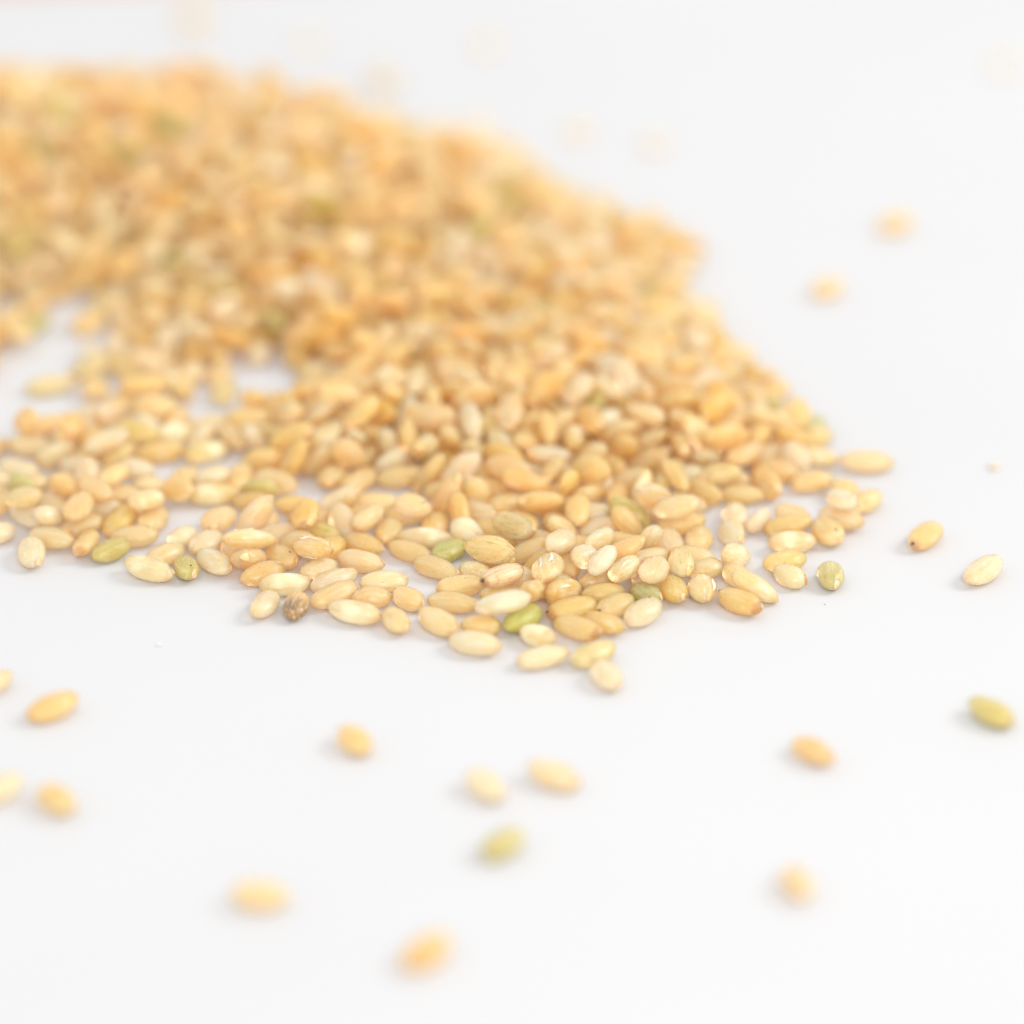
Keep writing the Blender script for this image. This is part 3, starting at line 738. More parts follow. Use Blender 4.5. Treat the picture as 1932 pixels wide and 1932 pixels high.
1704 -482 107 992 3 -26 123 5 T g|h|nearest tan rice grain above and right of the round pale grain on top
'''
REST = '''
-2762 -1018 100 844 17 26 -535 7 T
-2142 -943 123 956 236 -155 -76 7 K
-1923 -692 107 954 85 -57 -283 3 g
-1905 -1492 100 931 -10 25 364 3 S
-2645 28 100 995 -3 -28 -93 7 T
-1532 -286 100 986 -5 -31 -164 7 A
193 -1134 131 926 331 -121 135 6 A
-358 -1547 100 931 -11 -29 -363 7 S
897 -2013 100 989 -4 27 144 3 A
174 -2261 243 715 -2 -344 -609 5 S
718 -1575 277 840 260 267 393 7 B
496 -867 246 168 -859 -260 408 6 P
1373 -1110 253 792 -55 -448 -411 7 P
1103 -1468 299 965 11 -242 96 6 T
868 -1199 278 666 -572 -228 421 6 B
-153 -1288 110 961 235 -69 -128 7 A
263 -1386 124 910 -170 -236 294 7 A
1792 -1242 113 981 162 110 11 6 A
1908 -1486 100 978 6 -30 206 7 A
2216 -1272 142 341 306 -820 -342 6 S
2477 -434 119 498 687 453 275 6 P
3391 319 100 846 -17 -26 -533 7 A
2830 -260 100 963 8 30 -267 7 T
-4242 -930 111 745 -220 -113 619 4 K
-3307 -799 109 856 -147 -44 494 7 P
-4891 -278 102 919 10 24 -393 2 P
-5140 -679 100 902 -13 28 430 7 P
-4049 253 298 846 -46 -17 532 6 A
-4351 344 230 708 -114 -282 637 1 P
-4548 92 266 832 -381 174 -363 7 T
-3611 -389 102 816 -15 21 577 2 A
-5212 -71 111 921 47 -117 369 7 A
-3070 456 187 979 -63 -148 -125 7 P
-3685 366 110 968 -244 23 59 7 A
-2366 -720 102 967 6 -25 252 2 P
-1849 -1081 105 419 22 10 -908 0 T
-2016 -365 107 993 -3 26 114 5 T
-1037 -258 105 987 4 -24 160 0 A
-1394 -10 107 1000 0 -26 -17 5 A
-188 -988 102 980 -5 25 197 2 A
263 -873 105 244 24 -6 969 0 A
549 -1455 114 608 -170 -163 758 2 A
-92 -2044 100 117 -27 -3 -993 3 A
366 -1868 105 954 7 -24 298 0 A
1367 -1640 116 895 234 66 375 0 P
864 -1706 105 344 -23 -8 -939 0 A
1064 -904 107 993 3 26 -112 5 T
1566 -928 107 759 17 20 -650 5 P
2253 -297 102 695 18 18 -719 2 P
-3710 -18 107 389 24 10 -921 5 A
-4033 203 105 996 -2 -25 -91 0 A
-4596 404 105 726 17 -18 687 0 A
-5303 233 100 181 27 -5 983 3 T
-4647 -47 102 473 -22 12 880 2 A
-4177 -130 107 120 -26 3 992 5 P
-3358 585 100 521 -23 -14 -853 3 A
-2791 579 105 645 19 16 -764 0 A
-5366 533 105 996 -2 -25 -84 0 P
-5082 795 102 306 -24 8 952 2 P
-4938 432 100 270 -2 0 -963 3 A
-4454 838 107 970 -6 -25 -244 5 P
-4160 555 102 498 22 13 -866 2 A
-3874 809 102 355 -24 9 935 2 P
-2492 -345 100 783 17 21 -621 3 A
-2193 -79 111 957 -240 8 -164 3 T
-654 179 122 946 277 -57 -156 0 A
-768 -472 100 625 -21 -17 -780 3 T
-358 -260 114 282 -98 -217 929 2 P
-191 -631 107 294 -25 8 955 5 T
19 -1620 102 952 -8 -24 -305 2 P
-39 -5 105 930 -9 23 366 0 A
92 -456 107 538 -22 14 842 5 A
378 -50 105 167 -24 -4 -986 0 A
456 -482 102 842 -14 -22 -538 2 A
668 -1079 124 970 227 69 53 5 A
772 -259 107 37 26 1 -999 5 P
1045 -1241 137 785 -523 -228 242 2 A
874 -602 107 283 25 7 -959 5 P
1083 107 124 607 -192 290 -714 3 T
1326 -1337 136 257 56 -342 -902 5 P
1333 -202 100 120 27 -3 992 3 A
1739 -15 102 116 25 -3 993 2 A
1867 -840 105 745 -16 18 666 0 A
2227 -1655 100 848 14 23 -529 3 A
-7215 6708 632 39 493 401 -771 6 P
-7248 7073 818 717 -220 -78 -657 3 T
-7466 6818 764 69 161 862 -476 4 P
-7374 7145 1013 619 -188 113 -754 4 A
-7429 7427 810 393 890 -172 -154 2 T
-7289 7653 1098 422 630 280 588 5 S
-7551 7674 946 84 152 54 983 3 W
-7457 7920 995 924 -376 -71 -2 2 A
-7620 8837 852 597 -26 439 671 1 R
-7575 8262 935 208 -744 -631 68 0 W
-7361 8619 953 666 294 386 566 2 P
-7530 9104 916 786 -113 38 -606 3 A
-7545 9450 763 742 583 -213 -253 1 P
-6763 5410 168 510 157 -254 807 5 S
-6853 4963 144 217 -490 834 128 3 A
-6712 5763 321 480 660 -354 -457 2 T
-7112 5596 502 754 644 -76 -106 5 A
-6664 5706 563 864 -167 324 -348 0 T
-6718 6199 372 906 289 122 285 5 P
-6988 5993 521 756 -458 298 -361 0 S
-6850 6157 652 403 -483 -174 758 0 W
-7090 6441 456 19 -604 -797 -18 0 T
-6780 6487 496 110 -253 -815 509 6 A
-7210 6463 672 175 -266 -460 829 3 A
-6631 6425 810 377 64 826 -414 4 P
-6906 6739 590 946 -251 51 -197 0 A
-6962 6890 776 88 76 -17 -993 4 A
-6956 6537 716 412 -561 712 95 6 A
-6824 7044 989 570 -11 -225 790 7 R
-7046 7300 736 150 -554 -819 -19 2 P
-6915 7431 953 654 487 -186 -548 1 T
-7102 7263 948 526 -69 -279 800 3 W
-6734 7519 1120 682 -258 357 -584 0 R
-7123 7656 824 594 -764 -233 90 0 A
-6814 7805 1021 913 306 14 271 7 T
-7072 7917 1031 162 437 -492 -735 3 A
-6680 8128 1233 661 449 182 573 0 W
-6946 8072 876 497 -170 -273 806 1 A
-7021 8519 1034 506 116 126 -845 0 T
-7237 8221 1059 267 334 -46 -903 0 P
-7054 8504 1266 724 664 94 166 4 A
-6953 8987 944 706 -365 -322 514 4 A
-7179 8782 1080 790 -85 -312 -521 7 T
-7195 9107 1038 954 193 -6 227 2 W
-6865 9379 811 424 419 -2 803 0 B
-7267 9616 834 383 566 720 -121 5 P
-6769 9967 561 46 357 646 673 2 B
-7047 9821 671 964 -79 -161 -198 3 S
-7190 10246 564 117 -114 -914 372 2 A
-6939 10651 499 69 -963 -260 2 0 A
-6996 10785 320 977 70 138 -146 2 B
-6441 5090 102 998 2 -26 62 2 A
-6275 5355 136 8 -99 884 -457 0 A
-6556 5202 308 127 -95 734 660 0 A
-6071 5305 345 300 -96 416 -853 2 R
-6366 5820 339 68 77 312 -945 2 A
-6431 5464 301 954 -285 -72 -56 3 P
-6293 5624 464 165 -172 632 738 6 A
-6500 6034 255 898 231 -116 356 0 A
-6273 6104 511 809 415 -136 -394 0 P
-6540 5971 490 87 162 864 -470 3 A
-6291 5809 676 837 -3 2 548 5 P
-6443 6470 467 826 203 120 -511 0 A
-6397 6487 680 452 206 -50 867 6 P
-6554 6131 643 410 -153 249 864 5 A
-6368 6304 824 282 -152 224 -920 0 R
-6645 6898 633 293 0 -176 940 2 A
-6394 7031 806 585 199 349 -704 7 T
-6674 6674 802 617 -673 -323 249 3 P
-6411 6765 920 398 -423 -752 310 0 A
-6674 7180 740 47 -120 -988 90 3 A
-6368 7469 1008 901 -164 -362 -174 0 B
-6609 7211 930 711 66 26 700 6 P
-6464 7267 1098 660 -590 424 -189 6 A
-6694 7572 836 20 -737 -669 -96 0 A
-6414 8010 1004 134 669 -693 234 2 P
-6456 7676 1106 241 269 602 -712 3 A
-6568 8376 1111 566 -27 -309 764 0 A
-6670 8107 913 711 233 -218 -626 4 P
-6536 8601 907 582 13 -116 -805 4 A
-6823 8351 1120 55 -760 -281 -583 0 A
-6424 8741 1104 620 -426 407 -518 4 G
-6768 8806 859 676 -237 23 -697 0 S
-6478 9040 938 351 -232 850 316 4 S
-6687 8803 1072 508 16 4 861 0 R
-6238 9248 1167 64 689 -711 126 6 g
-6413 9462 834 279 365 -768 446 1 B
-6714 9233 952 570 333 -366 -656 4 T
-6438 9890 818 582 115 -623 -509 2 T
-6416 10269 553 492 -493 -449 560 4 g
-6727 9808 806 420 -186 -65 -886 4 O
-6653 10201 658 388 -444 -791 -163 0 S
-6760 10367 551 326 -865 -371 92 5 P
-6282 10632 370 386 -252 -858 228 0 T
-6611 10781 369 385 569 580 437 2 T
-6121 1080 105 242 -22 -6 -970 1 A
-6052 1346 234 99 -126 -557 815 4 B
-6266 1606 102 302 24 -8 953 2 A
-5713 1925 169 283 -228 -931 -6 0 O
-6071 1872 107 5 26 0 1000 5 R
-5939 2193 128 436 352 451 695 7 T
-6231 2502 100 916 -11 -25 -401 3 R
-5894 2595 101 7 -88 -967 -240 6 A
-6049 2856 105 999 -1 25 30 0 A
-5754 3011 185 163 -321 -74 -930 0 A
-6200 3296 124 205 -102 -561 795 4 A
-5740 3327 147 552 753 335 129 1 T
-5985 3592 113 572 -82 -166 799 2 R
-5803 3672 261 543 259 220 768 2 A
-6068 4049 135 385 -309 -477 727 2 A
-5837 4231 189 580 -181 87 -790 6 A
-6095 4540 105 200 22 -5 980 1 P
-5816 4786 122 78 -672 691 -255 4 P
-6159 4885 129 832 -542 99 -62 7 S
-5920 5222 117 10 156 -958 -241 1 W
-5953 5035 252 951 301 -21 -67 3 R
-6232 5709 120 810 583 59 15 6 T
-5887 5740 182 583 -653 478 76 6 S
-6010 5527 184 842 -453 287 57 0 P
-5686 5449 212 159 855 334 -364 4 A
-6138 6034 260 608 165 -204 749 0 T
-5940 6181 405 825 398 325 -236 6 A
-5933 5649 402 227 -81 -500 832 0 W
-5907 5917 506 191 251 -938 142 2 O
-6130 6441 538 607 -297 -712 193 5 B
-5904 6608 594 118 -323 -833 434 4 A
-6066 6249 736 908 14 -109 405 2 P
-5968 6569 870 184 148 195 -952 6 P
-6100 6965 725 172 440 595 650 2 A
-5906 6909 876 156 -531 -833 -9 4 P
-6242 6747 677 880 -311 -254 -253 3 T
-6133 6781 970 455 768 -448 40 2 W
-6250 7342 829 300 32 374 -877 0 A
-5909 7498 952 253 -709 575 320 4 A
-6180 7137 1020 746 -402 -223 482 4 O
-5720 6981 1020 615 668 52 -416 7 T
-6251 7704 914 957 112 -42 -265 1 A
-5950 8000 1019 705 267 -216 -620 1 P
-6132 7845 1125 79 433 829 345 3 S
-6012 8184 1230 71 498 -851 149 1 A
-6196 8341 987 722 -33 -70 687 2 B
-5902 8538 1052 125 -125 -561 809 2 T
-6283 8270 1178 597 68 -23 -799 1 A
-6014 8606 1311 639 708 264 145 2 A
-6154 8763 950 939 -109 -16 326 2 P
-6172 8946 1105 71 -551 682 -476 2 A
-5930 9159 1165 802 -94 -224 -546 2 P
-6123 9563 828 556 -468 -628 279 2 A
-6211 9298 966 168 12 -204 -964 6 P
-5935 9597 1020 261 216 -55 939 1 T
-6261 9956 561 622 136 -398 -660 3 T
-6049 10143 662 221 -427 -876 -41 2 A
-6199 9863 814 635 -654 -272 308 4 A
-5734 10516 592 517 33 -213 -829 4 A
-6208 10425 569 425 441 -723 -320 3 P
-5934 10774 535 28 -170 19 -985 0 A
-5818 11082 220 89 709 -316 -624 2 T
-5937 11363 299 196 -43 -189 -961 2 A
-5759 1003 100 785 -19 24 618 7 S
-5694 1314 185 814 94 -410 -400 0 A
-5898 1592 135 935 -61 203 283 3 A
-5678 4009 126 268 109 -246 -925 5 T
-5517 4379 172 183 403 -236 -865 6 T
-5601 4586 90 280 22 6 -960 6 A
-5770 5893 202 439 -124 -686 567 6 P
-5534 6010 321 137 -885 -408 177 0 A
-5552 5696 207 862 217 439 -128 6 B
-5762 6352 422 838 442 22 -321 6 A
-5573 6447 527 299 -386 -590 643 7 A
-5747 6206 578 868 277 32 -412 1 W
-5638 6865 677 887 424 -27 180 1 S
-5465 7014 950 721 434 -103 -531 3 T
-5703 7122 765 184 -973 -122 -62 2 T
-5602 7458 961 132 245 -736 617 3 W
-5843 7229 968 932 274 -19 -236 7 A
-5708 7775 973 620 124 96 -769 2 A
-5469 7901 1136 750 365 177 522 0 A
-5751 7741 1176 546 -71 -328 768 4 P
-5675 8195 1051 920 85 1 -382 0 A
-5476 8495 1184 182 238 -241 -923 2 A
-5707 8206 1281 786 -79 208 -576 5 P
-5632 8647 1270 188 133 -346 -910 2 B
-5384 8884 1164 525 372 -255 -722 2 S
-5800 8840 1143 942 -73 -219 243 0 A
-5520 9124 1139 403 -793 77 451 6 B
-5891 9281 863 332 62 -394 -855 2 T
-5614 9302 967 728 -297 453 -420 2 A
-5490 9713 985 703 -76 23 -707 0 A
-5863 9860 932 940 -4 30 -340 2 A
-5517 10020 852 267 44 130 -954 6 A
-5934 10491 737 24 913 -312 261 2 A
-5495 10729 389 692 -380 -551 -269 0 S
-5584 11233 133 44 188 906 378 1 T
-6111 10969 384 473 386 -499 -615 5 R
-5810 11604 100 22 603 798 -16 3 A
-5432 1306 100 912 -11 25 410 3 A
-5520 1532 202 43 -822 325 -466 2 A
-5339 4052 211 705 -195 136 -668 0 A
-5247 4476 95 905 9 -20 424 4 G
-5240 4904 130 415 261 -506 -710 3 T
-5022 5381 100 136 29 4 -990 7 T
-5338 5272 146 908 -71 -171 -376 1 P
-5196 5805 139 425 -54 415 -803 4 A
-5142 6056 328 15 229 -922 313 0 A
-5080 5603 276 489 364 -473 -636 4 P
-5335 6473 476 536 146 -198 808 4 A
-5091 6447 544 648 -89 -75 -753 6 P
-5324 6142 501 244 955 -155 62 0 W
-5216 6829 660 214 33 353 -910 2 A
-5063 7019 871 732 -393 301 -468 6 A
-5140 6636 726 792 554 32 253 2 A
-5134 6704 968 500 -101 -22 860 2 S
-5318 7160 813 758 80 -17 -647 0 T
-5057 7629 971 89 -449 793 401 7 A
-5360 7320 1042 770 150 96 -613 6 O
-5296 7715 1009 707 -336 -448 432 1 B
-5046 8001 1071 631 178 176 -735 0 R
-5320 7696 1240 860 104 -59 496 6 A
-4975 7845 1321 386 -806 292 -341 5 W
-5300 8294 1072 138 -45 -36 989 6 A
-4908 8604 1199 698 -321 85 -634 6 P
-5127 8374 1280 658 -27 87 -747 2 A
-5179 8642 1058 988 -98 -3 122 6 A
-4943 9061 1008 751 127 46 646 3 T
-5139 8829 1217 598 223 564 524 3 A
-5051 9103 1219 110 197 797 -560 6 A
-5231 9090 967 38 546 -828 122 5 A
-5346 9375 1017 613 -530 -571 -128 0 A
-5181 9683 948 355 840 -409 15 6 A
-4930 10073 645 138 227 558 786 3 A
-5204 9887 754 682 199 -236 663 7 T
-4963 10366 677 70 -18 140 -988 1 A
-5157 10698 399 555 652 -265 -444 3 S
-5177 11389 102 975 -6 25 222 2 T
-4655 1536 116 674 162 179 698 0 W
-4885 1815 116 259 93 -224 -935 0 T
-4813 5769 131 95 -12 575 -812 3 A
-4705 6018 280 364 -143 -721 572 0 A
-4931 6291 424 214 973 37 73 2 A
-4662 6600 610 316 -192 852 371 2 T
-4848 6879 678 664 -6 344 -663 2 T
-4663 7110 801 198 866 -185 -420 7 A
-4610 6890 1057 170 -487 -754 408 2 A
-5018 7308 909 321 -38 -836 443 1 R
-4742 7450 925 988 102 84 -78 0 A
-4689 7264 1083 235 -85 697 -673 3 T
-4793 7808 996 744 114 129 -645 3 A
-4570 7961 1097 88 671 458 576 2 A
-4831 8259 1085 441 53 -44 895 2 A
-4557 8637 1256 933 -144 -23 330 3 A
-4814 8108 1266 665 128 -138 723 1 T
-4561 8289 1332 607 -580 542 -32 7 T
-4697 8708 1055 501 -4 79 862 2 A
-4516 8939 1133 102 757 -601 -237 7 A
-4781 8875 1248 296 -158 312 889 5 A
-4665 9212 1147 873 -397 14 284 7 A
-4674 9105 957 620 -102 138 765 3 P
-4812 9456 994 180 -674 -621 357 3 W
-4611 9767 992 803 -332 -363 -337 3 P
-4574 10016 744 780 -388 -276 406 6 T
-4805 10022 875 44 995 -49 70 6 A
-4571 10327 713 728 592 335 89 2 g
-4643 10571 570 606 107 -69 -786 3 A
-4678 11027 353 457 482 -745 -58 2 A
-4956 11012 342 292 800 524 -4 4 A
-4808 11310 154 118 -141 -835 -519 2 W
-4326 1207 99 947 -54 -6 318 4 S
-4374 1547 116 593 1 -155 -790 4 T
-4286 3772 154 544 466 569 404 2 P
-4293 4747 151 485 303 89 816 4 A
-4510 5045 114 664 -139 -194 709 2 g
-4367 5333 119 436 -339 -457 697 6 P
-4384 5704 102 335 24 -9 942 2 R
-4356 5827 295 973 -56 135 177 2 S
-4473 6110 310 524 143 -466 698 3 A
-4260 6272 438 493 -651 -378 436 3 G
-4502 6009 553 144 -926 -239 -256 6 P
-4527 6387 436 140 51 -466 872 7 g
-4367 6526 581 565 -255 -15 -785 3 T
-4293 6521 776 750 195 351 526 6 P
-4470 6857 645 927 252 -55 271 3 T
-4149 7012 917 937 -157 -290 117 3 P
-4432 6832 861 944 80 -60 -315 3 A
-4364 7234 795 976 168 20 -138 0 A
-4334 7422 947 210 804 512 -216 3 A
-4424 7683 942 915 365 72 153 6 A
-4302 7993 1095 512 162 -455 710 1 T
-4370 7610 1130 920 146 62 357 1 P
-4531 8291 1078 806 64 141 -571 3 A
-4122 8289 1290 213 -175 350 -895 0 A
-4348 8484 1380 846 -529 48 51 6 P
-4348 8689 1069 543 233 -504 -630 1 A
-4077 8906 1125 694 -158 -11 702 1 A
-4337 8991 1244 393 -353 95 -844 4 P
-3965 9272 1124 42 20 648 760 5 T
-4223 9492 840 286 164 330 885 1 A
-4342 9612 1053 696 -117 -104 -701 3 S
-4045 9601 1064 372 770 424 298 0 S
-4308 9882 875 382 20 11 924 6 A
-4078 10030 834 215 63 -624 748 7 T
-4284 10280 757 768 -22 303 564 6 P
-4091 10673 633 688 -266 281 615 5 A
-4402 10984 317 569 -30 -161 -806 1 A
-4052 1135 109 388 157 -268 -868 6 A
-3795 1698 166 862 -285 358 218 7 B
-3864 2821 105 864 12 21 -502 0 A
-3789 3484 121 764 551 149 300 6 R
-4007 3650 100 208 -26 -6 -978 3 A
-3740 3891 212 197 -692 671 -178 0 P
-3899 4320 284 680 -125 -18 -722 2 W
-4138 4388 105 992 -3 24 121 0 A
-3837 4652 314 509 -265 -240 -783 3 T
-4042 4829 111 883 120 -29 -453 2 T
-3947 5096 283 237 39 26 -970 3 P
-4018 5217 102 970 -6 25 243 2 A
-3943 5446 243 62 -16 -960 -271 6 A
-4049 5770 115 601 194 126 765 7 P
-3711 5845 167 748 653 -14 -117 0 A
-4172 5653 318 558 462 -113 680 6 T
-4059 6076 260 959 278 38 -42 0 T
-3931 6159 481 338 31 -211 917 1 A
-4068 5922 435 766 632 -35 -112 2 R
-3874 6457 456 569 199 232 -764 2 T
-3834 6571 740 378 157 103 -907 2 A
-4067 6618 580 310 351 -629 -620 0 T
-4117 6918 693 315 -387 847 -181 0 T
-3814 7123 782 846 -408 98 -330 2 T
-4022 6748 858 847 110 -142 500 2 A
-3993 7421 836 979 149 37 135 3 T
-3900 7520 1021 84 -162 -973 139 4 A
-3567 7490 1069 752 -156 533 -355 6 P
-3974 7859 999 616 -724 -217 222 5 T
-3641 8094 949 460 70 -10 885 3 T
-4082 8195 1018 65 -994 -14 81 2 A
-3722 8518 994 876 235 226 354 5 R
-3872 8114 1173 281 -953 -59 93 0 B
-3752 8712 1177 18 -472 736 -485 0 T
-3881 8978 962 623 -38 -222 749 3 A
-3801 8949 1226 294 819 480 -111 1 T
-3542 9531 1133 233 443 -866 0 0 A
-3697 9678 724 762 267 -181 -561 2 A
-3851 9503 1027 791 -295 -536 -6 1 A
-3725 9721 948 858 266 -147 -413 3 R
-3710 10254 765 490 -165 -41 -855 0 A
-4008 10270 707 819 140 -28 -556 3 g
-3992 11448 105 186 -24 5 982 0 S
-3870 10976 325 520 8 396 757 3 A
-3514 1910 130 494 -673 -472 283 3 A
-3673 3201 90 592 18 14 -806 6 A
-3415 3186 111 751 148 165 622 3 P
-3462 3580 153 435 248 715 488 3 T
-3372 3702 335 619 -32 270 737 1 P
-3561 4098 139 598 579 -424 -356 3 B
-3465 4361 171 247 259 -321 877 6 P
-3677 4547 105 1000 0 25 -19 0 A
-3567 4824 114 226 6 139 964 1 g
-3466 5056 211 564 -46 -749 345 6 A
-3679 5167 115 903 -255 -19 346 4 A
-3424 5478 204 632 228 -462 578 3 A
-3669 5356 355 250 27 -256 -933 7 T
-3713 5590 100 999 1 -27 45 3 W
-3366 5837 273 652 445 572 225 2 A
-3799 5664 323 846 482 -181 -140 0 G
-3398 5830 568 691 202 127 682 3 A
-3620 6101 272 344 105 -233 904 5 T
-3400 6222 404 487 -294 -391 724 2 A
-3585 5917 457 636 -104 141 -751 2 A
-3646 6368 473 480 181 -660 -549 7 T
-3443 6653 581 623 -219 -470 585 0 A
-3572 6418 734 246 98 -47 -963 0 S
-3382 6564 934 625 -135 -38 768 3 W
-3670 6787 619 498 561 244 615 3 S
-3322 6919 806 639 -115 -161 743 2 S
-3606 6772 905 464 -210 -290 -810 6 A
-3314 7108 1101 425 29 -21 904 3 A
-3574 7271 768 864 133 120 -470 1 T
-3363 7510 858 24 -114 -498 859 4 P
-3565 7104 951 875 196 -80 -436 0 A
-3704 7709 949 198 135 -661 711 2 P
-3333 7942 893 618 122 -29 776 7 W
-3472 7774 1073 935 -4 289 -208 3 A
-3284 7923 1118 720 -481 345 -363 3 A
-3408 8390 929 24 -642 -759 108 0 P
-3104 8534 1009 247 -60 4 -967 2 S
-3085 8476 1213 715 -37 25 -698 2 P
-3475 8931 884 445 398 -638 -487 6 A
-3405 8844 1099 462 85 83 879 1 A
-3270 9122 1074 858 -184 246 -412 2 A
-3617 9104 893 390 -711 -238 535 4 R
-3153 9628 814 23 -974 224 31 0 g
-3484 9355 970 615 -263 34 -742 4 T
-3198 9397 968 413 828 -279 -258 0 A
-3461 9958 751 275 52 525 804 0 g
-3197 10212 642 272 -810 -268 444 7 S
-3434 10339 595 687 32 60 723 1 g
-3052 10451 481 42 338 922 182 0 O
-3231 1510 130 319 -396 720 -472 3 P
-3140 3183 90 778 14 -18 628 6 T
-3226 3653 114 882 -227 71 -406 2 A
-3190 3966 90 999 1 23 -32 6 A
-3071 4218 117 19 -86 -2 -996 1 R
-3235 4494 128 559 -779 255 -121 7 A
-3160 4811 107 873 7 13 -487 5 T
-3186 5036 290 946 58 149 282 2 g
-3236 5216 105 9 -86 -62 -994 6 A
-2989 5425 271 621 374 28 689 0 A
-3305 5271 342 880 -458 -85 -92 2 P
-3202 5703 135 869 -446 -67 203 2 A
-2977 5850 339 726 309 32 613 6 A
-3203 5577 553 264 846 386 -255 0 P
-3130 6049 268 564 139 -315 751 2 P
-2981 6282 434 567 -131 -534 613 2 A
-3168 6035 574 188 236 349 887 3 R
-3086 6252 781 748 197 271 573 2 P
-3231 6467 431 683 157 -162 695 6 R
-2891 6672 560 709 -701 76 -15 0 B
-3226 6387 616 868 201 29 454 3 S
-2767 6328 862 819 -523 -136 193 6 A
-3169 6890 634 961 201 -143 122 2 P
-2791 7147 714 243 -38 -788 564 6 A
-3182 7208 760 852 -401 268 -204 1 T
-2809 7654 848 226 -352 104 -902 2 A
-3162 7292 997 538 215 55 814 6 S
-2746 7619 1104 630 558 421 338 0 P
-3080 7727 839 679 100 57 -726 2 A
-2844 7966 940 758 -440 -253 -410 2 P
-3008 7786 1063 557 -205 -178 785 6 A
-3125 8124 1094 256 -418 50 870 2 A
-2960 8239 884 758 -612 110 -198 3 A
-2754 8509 935 347 106 -12 -932 2 A
-2883 8271 1108 756 106 -177 -622 6 g
-2800 8602 1132 874 197 -143 -421 6 T
-2723 8990 755 445 -778 -443 16 3 A
-2814 8883 985 581 -347 619 -398 0 T
-2871 9290 843 107 656 719 -205 6 A
-3133 9297 710 253 -124 -346 -895 5 A
-2756 9521 660 504 -119 780 352 0 P
-3038 8994 866 596 135 764 210 2 P
-2834 9703 883 265 480 -545 635 0 T
-2733 9954 631 295 -225 -68 926 2 A
-2773 10574 354 522 228 380 729 3 A
-2648 10958 137 726 517 237 387 1 A
-2728 2184 256 73 601 746 -278 0 R
-2542 2300 124 606 444 -357 -554 4 A
-2736 3680 100 777 20 -24 629 7 P
-2714 4074 100 496 -24 -13 -868 3 T
-2584 4169 279 751 -308 143 -566 4 G
-2809 4455 105 165 23 -4 986 1 A
-2692 4671 308 710 183 17 -679 2 A
-2880 4086 303 142 -520 768 -347 2 A
-2566 4580 509 158 -280 876 -358 3 A
-2814 4937 117 115 60 -249 960 4 P
-2662 5057 264 926 -306 188 114 0 W
-2919 4745 246 493 -192 -849 10 7 T
-2743 5328 129 661 244 100 703 0 A
-2756 5377 390 844 -117 -188 488 0 R
-2866 5672 114 481 -90 220 -844 2 A
-2539 5904 299 913 70 401 -30 2 T
-2803 5747 420 831 -112 527 -142 1 A
-2723 5788 730 577 -279 -743 195 2 A
-2601 6102 581 621 317 -524 -489 5 P
-2835 6176 668 909 -308 -212 182 2 A
-2551 6165 834 814 116 252 510 3 T
-2777 6442 431 888 406 -38 -210 6 T
-2427 6632 503 455 106 176 -866 2 P
-2851 6476 706 587 289 -350 670 3 A
-2584 6616 736 383 628 259 626 5 A
-2726 6888 597 237 45 -144 960 0 A
-2456 6935 713 564 103 30 819 7 A
-2843 6800 810 579 670 -262 -384 3 T
-2769 7404 740 992 103 76 2 0 g
-2480 7498 860 575 -204 -156 777 4 T
-2765 7331 945 232 -113 330 -908 3 A
-2568 7885 754 943 -10 119 -310 6 A
-2426 8062 824 359 285 394 796 3 A
-2551 7895 973 847 -2 -233 477 6 A
-2114 8205 970 976 2 -168 -142 0 A
-2396 8667 827 530 -720 -201 400 7 T
-2665 8180 1011 510 -418 121 -741 6 P
-2302 8474 948 769 -584 -104 239 6 A
-2602 8743 713 892 -208 114 385 0 A
-2440 9449 517 289 -554 727 -284 2 P
-2448 9286 795 519 126 579 616 0 T
-2290 9626 736 753 -553 -9 356 0 T
-2484 9831 592 690 176 -348 -610 6 P
-2205 10001 504 475 -99 -137 -864 0 A
-2554 10211 379 888 -288 307 182 2 W
-2435 10561 294 923 148 257 247 7 A
-2445 1125 100 9 88 974 -208 6 A
-2289 1315 155 750 -652 27 -105 5 P
-2675 1334 192 870 -64 470 132 7 P
-2512 1560 139 479 872 -95 -22 1 A
-2018 1628 375 28 360 676 -642 1 A
-2421 1962 311 136 -329 -122 926 6 A
-2362 1836 100 825 -209 98 -515 6 A
-2210 2004 208 344 578 -656 -342 6 T
-2340 2476 90 665 -17 -15 -747 6 A
-2264 3618 135 346 283 -496 -744 0 T
-2385 4142 102 488 -10 -5 -873 2 P
-2186 4107 328 767 -265 243 -532 4 T
-2370 3851 176 615 519 -3 594 6 A
-2124 4397 418 762 -356 17 -541 3 A
-2447 4453 198 604 -69 425 671 1 A
-2290 4622 225 386 861 113 -311 4 A
-2432 4808 138 324 -935 -74 127 0 A
-2342 5241 374 745 -483 -311 340 2 T
-2359 4923 331 188 901 355 -163 4 A
-2068 5483 257 47 67 -19 -996 0 R
-2559 5280 506 798 372 238 410 0 A
-2268 5454 572 606 -93 -257 -747 0 R
-2417 5666 358 964 -207 103 135 3 A
-2228 5810 516 300 947 106 37 0 P
-2326 6026 389 101 413 -432 795 0 A
-2080 6296 424 505 -812 -193 220 2 A
-2330 6147 637 769 -485 146 -389 6 A
-2322 6395 441 636 738 130 183 4 P
-1843 6713 594 259 43 -393 881 7 S
-2082 6589 576 866 -363 50 -340 7 A
-2223 6944 617 567 566 -159 -576 3 S
-2020 7184 736 975 49 95 -193 6 A
-2233 6735 784 155 -80 454 -874 5 P
-2390 7265 680 927 331 114 131 0 g
-1992 7523 729 483 471 724 147 0 W
-2238 7475 902 851 -92 472 -210 6 T
-1810 7522 948 800 -252 212 503 3 A
-2162 7740 716 439 749 421 263 0 A
-2004 8082 746 549 -456 -202 -670 0 A
